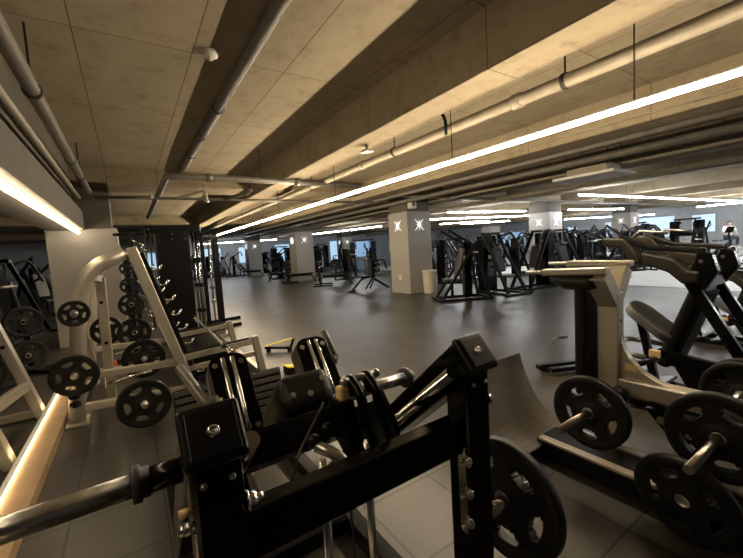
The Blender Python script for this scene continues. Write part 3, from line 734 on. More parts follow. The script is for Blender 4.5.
for z in (.22, .30): MB().sph((-.56, 4.52, z), .042, (1.2, 1, .8)).build('spring_knob', 'black2', rk)
MB().beam((-.30, 5.0, 0), (-.27, 5.0, 1.42), .09, .10, (0, 1, 0), .008).build('box_upright', 'silver', rk)
MB().beam((-.36, 4.6, 1.45), (-.27, 5.0, 1.40), .06, .07).build('upright_tie', 'silver', rk)
for z in (.70, 1.15): MB().cyl((-.285, 4.96, z), (-.285, 4.945, z), .018, 14).build('upright_hole', 'black2', rk)
for (X, z, d) in ((-.47, 1.10, .20), (-.53, .53, .24), (.0, .25, .72)):
    MB().cyl((X, 4.6, z), (X, 4.6-d, z), .022, 14).build('storage_peg', 'brushed', rk)
plate((-.47, 4.44, 1.115), (.0, -1, .0), 0.125, .04, 'small black plate high on the curved silver upright at the left', None, .3)
plate((-.525, 4.42, .53), (.0, -1, .0), .195, .05, 'large black plate low on the curved silver upright above the lit kerb', None, .0)
plate((.0, 3.98, .25), (.0, -1, .0), .225, .05, 'large black plate on the low peg in front of the silver rack', None, .1)
plate((.05, 5.05, .43), (.0, -1, .0), .225, .05, 'black plate half hidden behind the tie bar of the silver rack', None, .2)
plate((-.28, 5.2, .80), (.0, -1, .0), .16, .04, 'medium black plate peeking out right of the curved upright', None, .4)
for (X, Y, z) in ((.05, 5.4, .43), (-.28, 5.5, .80)):
    MB().cyl((X, 6.0, z), (X, Y-.5, z), .018, 12).build('storage_peg', 'brushed', rk)
# barbell lying across the safety arms
bb = thing('barbell', 'steel barbell lying across the two safety arms of the silver rack', 'barbell', (.82, 5.3, .575))
MB().cyl((.85, 6.9, .575), (.80, 4.05, .575), .016, 14).build('shaft', 'brushed', bb)
MB().cyl((.80, 4.3, .575), (.795, 3.9, .575), .025, 16).build('sleeve', 'chrome', bb)
MB().cyl((.843, 6.5, .575), (.85, 6.92, .575), .025, 16).build('sleeve', 'chrome', bb)
for (x, y) in ((.801, 4.3), (.843, 6.5)): MB().cyl((x, y-.015, .575), (x, y+.015, .575), .036, 18).build('sleeve_collar', 'chrome', bb)
t = thing('red_clip', 'small red clip on the floor behind the left plates', 'gym accessory', (-.34, 6.75, 0))
MB().lathe((-.34, 6.75, .0), (0, 0, 1), [(.001, 0), (.05, 0), (.055, .01), (.055, .08), (.04, .1), (.001, .1)], 18).build('clip_body', 'red', t)
MB().cyl((-.34, 6.75, .1), (-.34, 6.75, .13), .018, 10).build('clip_stem', 'white', t)

# weight tree behind the rack
def weight_tree(loc, label, h=1.5):
    t = thing('weight_tree', label, 'weight rack', loc); x, y, z = loc
    MB().beam((x, y, .05), (x, y, h), .07, .07).build('mast', 'black2', t)
    for s in (-1, 1): MB().beam((x+s*.32, y-.28, .03), (x-s*.32, y+.28, .03), .07, .05).build('foot', 'black2', t)
    return t
weight_tree((-.02, 6.75, 0), 'black weight tree holding plates behind the silver rack', 1.7)
for i, (z, R_) in enumerate(((1.48, .10), (1.22, .12), (.93, .17), (.50, .225))):
    plate((-.02, 6.62, z), (0, -1, 0), R_, .04, ['topmost small plate on the weight tree behind the silver rack', 'second plate from the top of the weight tree behind the silver rack', 'medium plate halfway up the weight tree behind the silver rack', 'large bottom plate on the weight tree behind the silver rack'][i], None, .2*i, ring=R_ > .15)
# yellow-tipped mat and plate on the floor beyond the foot platform
t = thing('step_board', 'low black board with a yellow blade, on the floor right of the silver rack', 'gym accessory', (1.85, 5.6, 0))
MB().prism([(1.68, 5.80, .05), (1.74, 5.86, .05), (2.06, 5.55, .05), (2.0, 5.48, .05)], (0, 0, .04), .008).build('board', 'black2', t)
for (x, y) in ((1.74, 5.79), (2.0, 5.54)): MB().box((x-.03, y-.03, 0), (x+.03, y+.03, .06), .006).build('board_foot', 'black2', t)
MB().prism([(1.66, 5.74, .10), (1.72, 5.80, .10), (2.06, 5.55, .20), (2.02, 5.48, .20)], (0, 0, .014), .003).build('yellow_blade', 'yellow', t)
MB().prism([(1.98, 5.52, .05), (2.02, 5.58, .05), (2.08, 5.54, .21), (2.03, 5.47, .21)], (.03, -.02, 0), .004).build('blade_end', 'black2', t)
t = thing('foot_wedge', 'small black wedge with a yellow top beside the yellow-bladed board', 'gym accessory', (1.62, 4.5, 0))
MB().prism([(1.55, 4.60, 0), (1.68, 4.60, 0), (1.68, 4.60, .08), (1.55, 4.60, .10)], (.02, -.16, 0), .01).build('wedge_body', 'black2', t)
MB().prism([(1.55, 4.60, .101), (1.68, 4.60, .081), (1.70, 4.44, .081), (1.57, 4.44, .101)], (0, 0, .012), .002).build('yellow_top', 'yellow', t)

# ================================================================== CABLE TOWER AND RACK BEHIND (left middle)
ct = thing('cable_tower', 'tall dark cable tower with a broad front panel, left of the hall floor', 'gym machine', (.8, 8.0, 0))
MB().box((.46, 7.85, .05), (1.02, 8.35, 2.10), .012).build('stack_shroud', 'black2', ct)
for z in (1.95, 2.05):
    for x in (.52, .74, .96): MB().bolt((x, 7.85, z), (0, -1, 0), .012, .01).build('bolt', 'chrome', ct)
MB().box((.42, 7.7, 0), (1.2, 8.5, .05), .01).build('base_plate', 'black2', ct)
MB().box((.35, 7.9, 2.08), (1.25, 8.25, 2.22), .02).build('top_head', 'black2', ct)
for x in (1.10, 1.17): MB().cyl((x, 8.0, .05), (x, 8.0, 2.15), .022, 14).build('guide_rod', 'chrome', ct)
for x in (.30, .38): MB().tube([(x, 7.8, 2.1), (x-.02, 7.75, 1.4), (x, 7.8, .3)], .016, 10).build('hanging_cable', 'darksteel', ct)
for z in (.5, 1.0, 1.5): MB().box((1.06, 7.93, z), (1.21, 8.07, z+.08), .01).build('carriage', 'black2', ct)
mb = MB(); mb.lathe((.34, 7.9, 2.14), (1, 0, 0), [(.01, -.03), (.09, -.03), (.075, 0), (.09, .03), (.01, .03)], 20); mb.build('pulley', 'black', ct)
hooks = thing('attachment_rack', 'tall rack hung with chrome cable handles beside the dark cable tower', 'rack', (.25, 7.6, 0))
MB().beam((.08, 7.6, 0), (.08, 7.6, 2.1), .06, .08).build('mast', 'black2', hooks)
MB().beam((-.17, 7.6, 2.05), (.30, 7.6, 2.05), .05, .05).build('top_bar', 'black2', hooks)
MB().beam((-.12, 7.6, .02), (.30, 7.6, .02), .3, .04).build('foot', 'black2', hooks)
for i in range(7):
    z = 1.95-.23*i
    MB().tube(bend([(.08, 7.55, z), (.12, 7.40, z-.02), (.26, 7.38, z-.10), (.20, 7.38, z-.16), (.30, 7.38, z-.20)], .03), .013, 8).build('chrome_handle', 'chrome', hooks)
pr = thing('power_rack', 'black power rack with tall slim posts standing at the edge of the open floor', 'gym machine', (1.4, 8.8, 0))
for (x, y) in ((1.32, 8.4), (1.62, 8.5), (1.36, 9.3), (1.72, 9.4)):
    MB().beam((x, y, 0), (x, y, 2.08), .075, .075, (0, 1, 0)).build('post', 'black2', pr)
MB().beam((1.32, 8.4, 2.06), (1.36, 9.3, 2.06), .07, .08).build('top_rail', 'black2', pr)
MB().beam((1.62, 8.5, 2.06), (1.72, 9.4, 2.06), .07, .08).build('top_rail', 'black2', pr)
MB().beam((1.32, 8.4, 2.02), (1.62, 8.5, 2.02), .07, .07).build('top_crossbar', 'black2', pr)
MB().beam((1.36, 9.3, 2.02), (1.72, 9.4, 2.02), .07, .07).build('top_crossbar', 'black2', pr)
MB().beam((1.25, 8.38, .04), (2.0, 8.55, .04), .08, .08).build('foot_rail', 'black2', pr)
MB().beam((1.25, 9.28, .04), (2.2, 9.45, .04), .08, .08).build('foot_rail', 'black2', pr)
for z in (.6, .9, 1.2): MB().box((1.40, 8.36, z), (1.5, 8.46, z+.06), .01).build('j_hook', 'chrome', pr)
MB().cyl((1.45, 8.42, .1), (1.45, 8.42, 2.0), .02, 12).build('guide_rod', 'chrome', pr)

# ================================================================== LEFT BAY (beyond the lit kerb)
lb = thing('bench_frame', 'silver slanted bench frame cut by the left edge, beyond the lit kerb', 'gym machine', (-1.3, 4.6, 0))
MB().beam((-1.28, 5.1, 1.45), (-.91, 5.1, .0), .085, .11, (0, 1, 0), .01).build('incline_leg', 'silver', lb)
MB().beam((-1.28, 3.95, 1.45), (-.93, 3.95, .0), .085, .10, (0, 1, 0), .01).build('incline_leg', 'silver', lb)
MB().beam((-1.04, 3.95, .46), (-1.0, 5.1, .36), .07, .09, (0, 0, 1), .008).build('tie_bar', 'silver', lb)
MB().beam((-1.75, 3.7, .05), (-1.75, 5.4, .05), .08, .08).build('base_rail', 'silver', lb)
MB().beam((-1.75, 4.5, .05), (-1.72, 4.5, 1.45), .09, .09).build('post', 'silver', lb)
MB().beam((-1.28, 3.95, 1.42), (-1.28, 5.1, 1.42), .07, .08).build('top_rail', 'silver', lb)
MB().beam((-1.73, 4.5, 1.42), (-1.28, 4.5, 1.42), .07, .08).build('top_bar', 'silver', lb)
MB().beam((-1.75, 3.9, .05), (-1.0, 3.96, .05), .07, .07).build('base_bar', 'silver', lb)
MB().beam((-1.75, 5.1, .05), (-.95, 5.12, .05), .07, .07).build('base_bar', 'silver', lb)
for (x, y, z) in ((-1.12, 5.1, .80), (-1.06, 3.95, .62)): MB().cyl((x, y, z), (x, y-.062, z), .02, 12).build('leg_hole', 'black2', lb)

# ================================================================== GENERIC MACHINES FOR THE HALL
def grip(mb, a, b, r=.018): return mb.tube([a, b], r, 10)
def press_tower(label, h=1.85, loc=(0, 0, 0), seat=True, group=None):
    """stack in a tall dark shroud behind a seat, slanted front posts, two press arms"""
    t = thing('press_machine', label, 'gym machine', (0, 0, 0), group)
    for s in (-1, 1):
        MB().beam((s*.32, -.75, .035), (s*.32, .60, .035), .08, .07).build('base_rail', 'black2', t)
        MB().beam((s*.34, -.70, .06), (s*.28, .25, h-.1), .06, .09, (1, 0, 0)).build('slanted_post', 'black2', t)
        MB().tube(bend([(s*.27, .28, h-.18), (s*.42, -.12, h-.05), (s*.46, -.42, h-.48), (s*.30, -.46, h-.55)], .12), .026, 10).build('press_arm', 'black2', t)
        MB().cyl((s*.46, -.30, h-.33), (s*.46, -.46, h-.55), .032, 12).build('hand_grip', 'grip', t)
    MB().beam((-.5, -.75, .03), (.5, -.75, .03), .10, .06).build('foot_bar', 'black2', t)
    MB().box((-.24, .30, .05), (.24, .62, h-.12), .015).build('stack_shroud', 'black', t)
    MB().box((-.12, .296, .5), (.12, .302, .92), .002).build('stack_plates', 'greyvinyl', t)
    MB().box((-.09, .292, 1.02), (.03, .3, 1.12), .001).build('sticker', 'white', t)
    MB().beam((-.32, .28, h-.06), (.32, .28, h-.06), .09, .08).build('top_bar', 'black2', t)
    MB().cyl((0, .2, h-.16), (0, .2, .9), .008, 8).build('cable', 'darksteel', t)
    if seat:
        pad(MB(), (0, -.28, .52), (1, 0, 0), (0, 1, 0), (0, 0, 1), .34, .40, .09, .03).build('seat', 'greyvinyl', t)
        pad(MB(), (0, -.02, .98), (1, 0, 0), (0, .96, -.28), (0, .28, .96), .32, .09, .72, .03).build('backrest', 'greyvinyl', t)
        MB().beam((0, -.25, .05), (0, -.25, .48), .07, .07).build('seat_post', 'black2', t)
        MB().beam((0, .30, .75), (0, .0, .85), .05, .05).build('backrest_arm', 'black2', t)
    return t
def lever_tower(label, h=1.9):
    """plate-loaded lever machine: A-frame, crossing lever arms that rise above it"""
    t = thing('lever_machine', label, 'gym machine', (0, 0, 0))
    for s in (-1, 1):
        MB().beam((s*.30, -.65, .05), (s*.22, .35, h-.35), .06, .10, (1, 0, 0)).build('frame_post', 'black2', t)
        MB().beam((s*.45, .62, .05), (s*.22, .30, h-.40), .06, .08, (1, 0, 0)).build('rear_strut', 'black2', t)
        MB().beam((s*.26, .42, h-.55), (s*.36, -.42, h), .055, .08, (1, 0, 0)).build('lever_arm', 'black2', t)
        MB().tube(bend([(s*.36, -.40, h-.02), (s*.40, -.52, h-.25), (s*.30, -.50, h-.36)], .06), .022, 10).build('hand_grip', 'grip', t)
        MB().cyl((s*.30, .25, h-.62), (s*.62, .25, h-.62), .024, 12).build('loading_sleeve', 'brushed', t)
        MB().beam((s*.32, -.70, .035), (s*.40, .68, .035), .08, .07).build('base_rail', 'black2', t)
    MB().beam((-.48, -.70, .03), (.48, -.70, .03), .10, .06).build('foot_bar', 'black2', t)
    MB().beam((-.45, .66, .03), (.45, .66, .03), .09, .06).build('foot_bar', 'black2', t)
    MB().box((-.11, .05, .05), (.11, .26, h-.30), .015).build('centre_column', 'black', t)
    pad(MB(), (0, -.30, .55), (1, 0, 0), (0, 1, 0), (0, 0, 1), .36, .42, .09, .03).build('seat', 'greyvinyl', t)
    pad(MB(), (0, -.05, 1.02), (1, 0, 0), (0, .97, -.24), (0, .24, .97), .34, .09, .76, .03).build('backrest', 'greyvinyl', t)
    MB().beam((0, -.28, .05), (0, -.28, .5), .07, .07).build('seat_post', 'black2', t)
    MB().box((.12, .03, 1.05), (.20, .04, 1.20), .002).build('instruction_card', 'sticker', t)
    return t
def leg_machine(label):
    """low seated machine: long splayed feet, short pad on a knot of frames"""
    t = thing('leg_machine', label, 'gym machine', (0, 0, 0))
    MB().tube(bend([(-.95, -.55, .03), (-.45, -.30, .42), (.10, .0, .46)], .15), .04, 10).build('long_foot', 'black2', t)
    MB().beam((-1.08, -.60, .03), (-.82, -.50, .03), .12, .05).build('foot_pad', 'black2', t)
    for q in (0, .16): MB().beam((-.42+q, -.62, .08), (.12+q*.5, -.05, .45), .04, .05).build('step_bar', 'black2', t)
    MB().beam((.10, .0, .42), (.75, .35, .03), .07, .08).build('rear_foot', 'black2', t)
    MB().beam((.10, .0, .42), (.60, -.35, .03), .07, .08).build('rear_foot', 'black2', t)
    MB().beam((.55, -.45, .03), (.85, .45, .03), .1, .05).build('foot_bar', 'black2', t)
    pad(MB(), (-.08, -.06, .85), (1, 0, 0), (0, 1, 0), (0, 0, 1), .16, .34, .66, .04).build('chest_pad', 'greyvinyl', t)
    MB().box((.05, -.12, .42), (.17, .12, 1.12), .01).build('post', 'black2', t)
    for z in (.55, .75, .95): MB().cyl((.10, -.1, z), (.50, -.05, z+.06), .022, 10).build('frame_tube', 'brushed', t)
    for s in (-1, 1):
        MB().tube(bend([(.15, s*.18, 1.05), (.50, s*.30, 1.10), (.58, s*.32, .72)], .1), .028, 10).build('lever_arm', 'black2', t)
        MB().cyl((.58, s*.32, .80), (.58, s*.62, .80), .024, 10).build('loading_sleeve', 'brushed', t)
    pad(MB(), (-.30, -.16, .48), (1, 0, 0), (0, 1, 0), (0, 0, 1), .34, .36, .08, .03).build('seat', 'vinyl', t)
    return t
def bench(label, rack=True):
    t = thing('weight_bench', label, 'bench', (0, 0, 0))
    pad(MB(), (0, -.25, .44), (1, 0, 0), (0, 1, 0), (0, 0, 1), .30, 1.20, .09, .03).build('bench_pad', 'vinyl', t)
    MB().tube(bend([(0, -.95, .04), (0, -.80, .35), (0, .30, .37)], .12), .035, 10).build('spine', 'black2', t)
    MB().beam((-.32, -.95, .03), (.32, -.95, .03), .07, .06).build('foot_bar', 'black2', t)
    if rack:
        for s in (-1, 1):
            MB().beam((s*.52, .42, .03), (s*.52, .52, 1.15), .07, .08, (1, 0, 0)).build('upright', 'black2', t)
            MB().beam((s*.52, -.1, .03), (s*.52, .75, .03), .07, .06).build('base_rail', 'black2', t)
            for z in (.85, 1.08): MB().tube(bend([(s*.52, .45, z), (s*.52, .34, z), (s*.52, .33, z+.06)], .03), .016, 8).build('bar_hook', 'chrome', t)
        MB().beam((-.52, .5, .30), (.52, .5, .30), .06, .07).build('crossbar', 'black2', t)
        MB().beam((0, .30, .34), (0, .5, .30), .06, .06).build('spine_joint', 'black2', t)
    else:
        pad(MB(), (0, .45, .72), (1, 0, 0), (0, .75, -.66), (0, .66, .75), .30, .09, .72, .03).build('backrest', 'vinyl', t)
        MB().beam((-.3, .4, .03), (.3, .4, .03), .07, .06).build('foot_bar', 'black2', t)
        MB().beam((0, .38, .05), (0, .42, .55), .05, .05).build('back_strut', 'black2', t)
    return t
def barbell(label, loc, rz=0, L=2.1, plates=True, group=None):
    t = thing('barbell', label, 'barbell', (0, 0, 0), group)
    MB().cyl((-L/2, 0, 0), (L/2, 0, 0), .015, 10).build('shaft', 'brushed', t)
    for s in (-1, 1):
        MB().cyl((s*(L/2-.4), 0, 0), (s*L/2, 0, 0), .025, 12).build('sleeve', 'chrome', t)
        MB().cyl((s*(L/2-.42), 0, 0), (s*(L/2-.39), 0, 0), .04, 12).build('sleeve_collar', 'chrome', t)
    t.location = loc; t.rotation_euler = (0, 0, rz); return t
def cable_station(label, h=2.15):
    t = thing('cable_station', label, 'gym machine', (0, 0, 0))
    for s in (-1, 1):
        MB().box((s*.75-.20, -.16, .04), (s*.75+.20, .20, h-.1), .015).build('stack_tower', 'black', t)
        MB().box((s*.75-.10, -.165, .4), (s*.75+.10, -.158, .9), .002).build('stack_plates', 'greyvinyl', t)
        MB().cyl((s*.48, -.05, .05), (s*.48, -.05, h-.05), .025, 10).build('guide_rod', 'chrome', t)
        MB().lathe((s*.48, -.12, h-.22), (1, 0, 0), [(.01, -.02), (.07, -.02), (.06, 0), (.07, .02), (.01, .02)], 16).build('pulley', 'black', t)
        MB().beam((s*.75, -.55, .03), (s*.75, .45, .03), .40, .05).build('foot', 'black2', t)
        MB().tube([(s*.48, -.14, h-.25), (s*.44, -.2, 1.3)], .006, 6).build('cable', 'darksteel', t)
        MB().tube(bend([(s*.52, -.2, 1.3), (s*.44, -.2, 1.22), (s*.36, -.2, 1.3)], .04), .012, 8).build('cable_grip', 'chrome', t)
    MB().beam((-.8, .0, h), (.8, .0, h), .12, .10).build('top_beam', 'black2', t)
    MB().tube(bend([(-.45, -.05, h), (-.3, -.35, h-.06), (.3, -.35, h-.06), (.45, -.05, h)], .1), .02, 10).build('pull_up_bar', 'brushed', t)
    return t
def arch_trainer(label):
    """step or ski trainer with tall looped arms"""
    t = thing('arch_trainer', label, 'cardio machine', (0, 0, 0))
    for s in (-1, 1):
        MB().tube(bend([(s*.35, .75, .05), (s*.40, .55, 1.55), (s*.38, .05, 1.78), (s*.36, -.45, 1.35), (s*.33, -.55, .75)], .35, 7), .045, 10).build('arch_tube', 'black2', t)
        MB().beam((s*.18, -.75, .22), (s*.18, .35, .34), .18, .06).build('pedal', 'black2', t)
        MB().tube(bend([(s*.20, .30, .7), (s*.30, .15, 1.5), (s*.28, -.1, 1.6)], .12), .022, 10).build('swing_handle', 'brushed', t)
    MB().tube([(-.38, .05, 1.78), (.38, .05, 1.78)], .04, 10).build('top_tube', 'black2', t)
    mb = MB(); mb.lathe((0, .48, .62), (1, 0, 0), [(.01, -.14), (.32, -.13), (.38, 0), (.32, .13), (.01, .14)], 24); mb.build('drive_cover', 'black', t)
    MB().box((-.30, -.85, 0), (.30, .95, .10), .02).build('base', 'black2', t)
    MB().beam((0, .52, .6), (0, .45, 1.45), .10, .08).build('mast', 'black2', t)
    MB().frame_box(V((0, .38, 1.50)), EX, V((0, .9, .42)), V((0, -.42, .9)), .44, .04, .30, .015).build('console', 'black', t)
    MB().frame_box(V((0, .355, 1.49)), EX, V((0, .9, .42)), V((0, -.42, .9)), .34, .02, .20, .004).build('console_screen', 'screen', t)
    return t
def treadmill(label):
    t = thing('treadmill', label, 'cardio machine', (0, 0, 0))
    MB().box((-.40, -.95, .05), (.40, .95, .20), .03).build('deck', 'black2', t)
    MB().box((-.26, -.90, .20), (.26, .75, .215), .004).build('belt', 'grip', t)
    MB().box((-.38, .55, .18), (.38, .95, .34), .05).build('motor_hood', 'black', t)
    for s in (-1, 1):
        MB().beam((s*.38, .75, .2), (s*.38, .48, 1.25), .07, .10, (1, 0, 0)).build('mast', 'black2', t)
        MB().tube([(s*.38, .50, 1.0), (s*.36, -.05, .98)], .022, 10).build('hand_rail', 'brushed', t)
        MB().box((s*.33-.03, -.9, .20), (s*.33+.03, .6, .22), .005).build('side_step', 'silver', t)
    MB().frame_box(V((0, .50, 1.32)), EX, V((0, .85, .5)), V((0, -.5, .85)), .80, .06, .34, .03).build('console', 'black', t)
    MB().frame_box(V((0, .468, 1.35)), EX, V((0, .85, .5)), V((0, -.5, .85)), .40, .02, .22, .005).build('console_screen', 'screen', t)
    return t
def bike(label):
    """low recumbent bike with a teardrop flywheel cover and a pale ring on it"""
    t = thing('exercise_bike', label, 'cardio machine', (0, 0, 0))
    P = [(-.75, -.13, .12), (-.50, -.13, .10), (.15, -.13, .12), (.28, -.13, .35), (.18, -.13, .62), (-.05, -.13, .70), (-.30, -.13, .55), (-.60, -.13, .30)]
    MB().prism(P, (0, .26, 0), .05, 3).build('flywheel_cover', 'black', t)
    MB().lathe((.02, -.135, .42), (0, -1, 0), [(.12, 0), (.18, 0), (.18, .015), (.12, .015), (.12, 0)], 24, False).build('cover_ring', 'white', t)
    MB().beam((-.2, 0, .08), (1.05, 0, .25), .10, .10).build('beam', 'brushed', t)
    pad(MB(), (.85, 0, .55), (1, 0, 0), (0, 1, 0), (0, 0, 1), .40, .42, .09, .03).build('seat', 'greyvinyl', t)
    pad(MB(), (1.10, 0, .85), (.97, 0, -.24), (0, 1, 0), (.24, 0, .97), .09, .40, .55, .03).build('backrest', 'greyvinyl', t)
    MB().beam((.85, 0, .2), (.88, 0, .5), .08, .08).build('seat_post', 'black2', t)
    MB().tube(bend([(.05, 0, .6), (-.05, 0, 1.15), (.15, 0, 1.22)], .1), .035, 10).build('mast', 'black2', t)
    MB().frame_box(V((.0, 0, 1.25)), V((.4, 0, .9)), V((0, 1, 0)), V((.9, 0, -.4)), .28, .36, .05, .015).build('console', 'black', t)
    for s in (-1, 1):
        MB().beam((.02, s*.15, .42), (.15, s*.20, .28), .03, .03).build('crank', 'brushed', t)
        MB().box((.10, s*.20-.05, .25), (.22, s*.20+.05, .28), .008).build('pedal', 'black2', t)
    for x in (-.62, 1.0): MB().beam((x, -.32, .03), (x, .32, .03), .09, .06).build('foot_bar', 'black2', t)
    return t
def put(t, x, y, deg, label=None):
    if label: t = dup(t, (x, y, 0), math.radians(deg), label)
    else: t.location = (x, y, 0); t.rotation_euler = (0, 0, math.radians(deg))
    return t
Z0 = 0.007
# --- middle group, right of the nearest column
lt = put(lever_tower('black lever machine with raised crossing arms, right of the cream bin'), 7.6, 7.05, -118)
pt = put(press_tower('black press machine with a grey backrest, right of the crossing-arm machine', 1.82), 9.05, 6.95, -8)
pt2 = put(pt, 10.6, 6.75, -95, 'black press machine with a white sticker, left of the silver shoulder arms')
pt3 = put(pt, 11.9, 6.6, -20, 'black press machine partly behind the silver shoulder arms')
put(pt, 10.6, 10.2, 30, 'dark press machine half hidden behind the crossing-arm machine')
put(lt, 12.5, 10.6, 150, 'black lever machine behind the gap between the two middle machines')
put(lt, 13.7, 9.6, 100, 'black lever machine just left of the far column behind the tall machines')
# --- left of the nearest column
lg = put(leg_machine('low black machine with long splayed feet and grey chest pad, left of the nearest column'), 7.75, 11.9, -12)
b1 = put(bench('black bench press with upright rack, in front of the second column', True), 7.55, 14.9, 62)
bar = barbell('long barbell racked on the bench in front of the second column', (7.95, 15.1, .92), math.radians(62))
plate((7.50, 14.28, .92), (-.47, -.88, 0), .225, .06, 'black plate on the near end of the racked barbell by the second column', None, ring=False)
plate((8.40, 15.93, .92), (-.47, -.88, 0), .225, .06, 'black plate on the far end of the racked barbell by the second column', None, ring=False)
b2 = put(b1, 7.2, 18.0, 75, 'black bench press left of the second column')
b3 = put(bench('black incline bench with raised backrest, left of the second column', False), 7.0, 20.6, 60)
put(b3, 7.3, 27.2, 60, 'small dark incline bench in front of the third column')
put(b3, 5.0, 28.4, 80, 'small dark incline bench left of the third column')
put(lt, 9.6, 16.9, 130, 'dark lever machine between the second column and the far white tube')
put(lt, 8.0, 22.2, 100, 'dark lever machine behind the bench left of the second column')
cs = put(cable_station('tall cable station against the bright far wall, between the first two columns'), 14.2, 22.5, -30)
put(cs, 17.2, 20.2, -30, 'tall cable station beside the far blue window, left of the nearest column')
put(pt, 11.5, 24.5, 160, 'pale lit press machine far down the hall between the first two columns')
put(lt, 13.2, 20.0, 150, 'small lever machine on the pale floor far behind the low splayed machine')
put(b1, 12.0, 21.5, 40, 'small bench on the pale floor far behind the low splayed machine')
# --- far left, around the third column
for i, (x, y, d, proto, lab) in enumerate((
    (4.6, 33.0, 20, lt, 'leftmost lever machine by the far wall, right of the slim rack posts'),
    (5.7, 31.0, 60, pt, 'dark press machine far down the hall, right of the slim rack posts'),
    (6.8, 33.5, 10, lt, 'lever machine by the far wall, just left of the third column'),
    (7.0, 29.8, 80, lt, 'lever machine standing nearer, left of the third column'),
    (3.6, 30.5, 30, pt, 'press machine far down the hall seen between the slim rack posts'),
    (9.9, 30.4, 40, pt, 'press machine far down the hall, just right of the third column'),
    (11.3, 31.5, 20, cs, 'cable station by the far wall right of the third column'),
    (9.6, 24.0, 50, b1, 'bench on the dark floor right of the third column'),
    (9.0, 21.0, 60, lt, 'lever machine close behind the second column, to its left'),
    (15.0, 31.0, 30, cs, 'cable station at the far wall window, behind the second column'))):
    put(proto, x, y, d, lab)
# --- rows on the right, behind the tall machines and the squat machines
rows = (
    (14.2, 14.9, -20, pt, 'press machine just right of the nearest column, far behind the bin'),
    (15.5, 15.6, 40, lt, 'lever machine on the pale floor behind the crossing-arm machine'),
    (17.6, 16.2, 70, pt, 'second press machine on the pale floor behind the crossing-arm machine'),
    (18.4, 14.0, 10, lt, 'lever machine on the pale floor left of the far column'),
    (16.2, 12.6, 120, lt, 'lever machine on the pale floor close behind the far column, left side'),
    (19.0, 12.4, 30, pt, 'press machine on the pale floor close behind the far column'),
    (15.3, 7.7, 100, lt, 'lever machine right in front of the far column'),
    (17.1, 8.7, 40, pt, 'press machine just right of the far column'),
    (16.9, 6.9, 150, lt, 'nearest lever machine of the dense dark row right of the far column'),
    (18.9, 8.9, 70, lt, 'second lever machine of the dense dark row right of the far column'),
    (20.3, 9.6, 20, pt, 'press machine at the back of the dense dark row right of the far column'),
    (22.6, 9.9, 60, pt, 'press machine under the far right blue window'),
    (26.0, 10.6, 140, lt, 'lever machine left of the person in white'),
    (28.2, 11.4, 30, lt, 'lever machine behind the person in white'),
    (30.2, 8.6, 70, cs, 'cable station behind the person in white'),
    (29.2, 5.0, 120, pt, 'press machine right of the person in white'),
    (27.9, 7.3, 100, lt, 'lever machine just behind and left of the person in white'),
    (24.3, 9.2, 40, pt, 'press machine between the arched trainers and the person in white'),
    (30.5, 11.5, 60, cs, 'cable station by the far right wall windows'),
    (27.0, 13.0, 20, lt, 'lever machine far behind the arched trainers'),
    (24.5, 13.5, 20, cs, 'cable station far behind the arched trainers'),
    (21.0, 12.0, 80, lt, 'lever machine behind the arched trainers'))
for x, y, d, proto, lab in rows: put(proto, x, y, d, lab).location.z = Z0
ar = put(arch_trainer('left arched trainer with tall looped arms, above the black shoulder pads'), 18.8, 6.8, 75); ar.location.z = Z0
put(ar, 20.3, 7.2, 75, 'middle arched trainer, behind the black shoulder pads').location.z = Z0
put(ar, 21.8, 7.7, 60, 'arched trainer farthest right of the three').location.z = Z0
tm = put(treadmill('treadmill on the pale floor, right of the arched trainers'), 23.7, 6.5, 70); tm.location.z = Z0
put(tm, 26.4, 8.6, 70, 'treadmill on the pale floor, left of the person in white').location.z = Z0
bk1 = put(bike('low exercise bike with a white ring on its cover, at the right'), 23.0, 5.0, -40); bk1.location.z = Z0; bk1.scale = (1.1,)*3
put(bk1, 20.6, 3.4, -40, 'second exercise bike, cut by the right edge of the photo').location.z = Z0
put(b3, 17.5, 5.8, 60, 'low black bench on the pale floor, right of the silver post').location.z = Z0
# --- machines in the left bay
for x, y, d, proto, lab in (
    (-2.3, 8.7, 200, lt, 'dark lever machine just left of the lit column in the left bay'),
    (-2.3, 11.2, 160, pt, 'dark press machine behind the lit column in the left bay'),
    (-3.7, 13.0, 200, cs, 'dark cable station deep in the left bay'),
    (-2.8, 6.9, 140, lt, 'dark lever machine at the left edge above the silver bench frame'),
    (-3.9, 15.0, 20, pt, 'dark press machine far back in the left bay'),
    (-2.4, 15.5, 40, lt, 'dark lever machine far back in the left bay beside the lit column')):
    put(proto, x, y, d, lab)
for i, (x, y, z, r, lab) in enumerate((
    (-1.35, 7.22, .80, .225, 'large dark plate high on the weight tree beside the lit kerb'),
    (-1.35, 7.22, .30, .225, 'large dark plate low beside the lit column in the left bay'),
    (-1.85, 6.3, .85, .20, 'dark plate hung high at the left edge of the left bay'),
    (-1.55, 6.1, .35, .225, 'dark plate low at the left edge above the silver bench frame'))):
    t = plate((x, y, z), (.35, -.94, 0), r, .05, lab, None, .3*i)
t = weight_tree((-1.35, 7.35, 0), 'black weight tree in the left bay, beside the lit kerb', 1.0)
t = weight_tree((-1.72, 6.45, 0), 'black weight tree at the left edge of the left bay', 1.1)

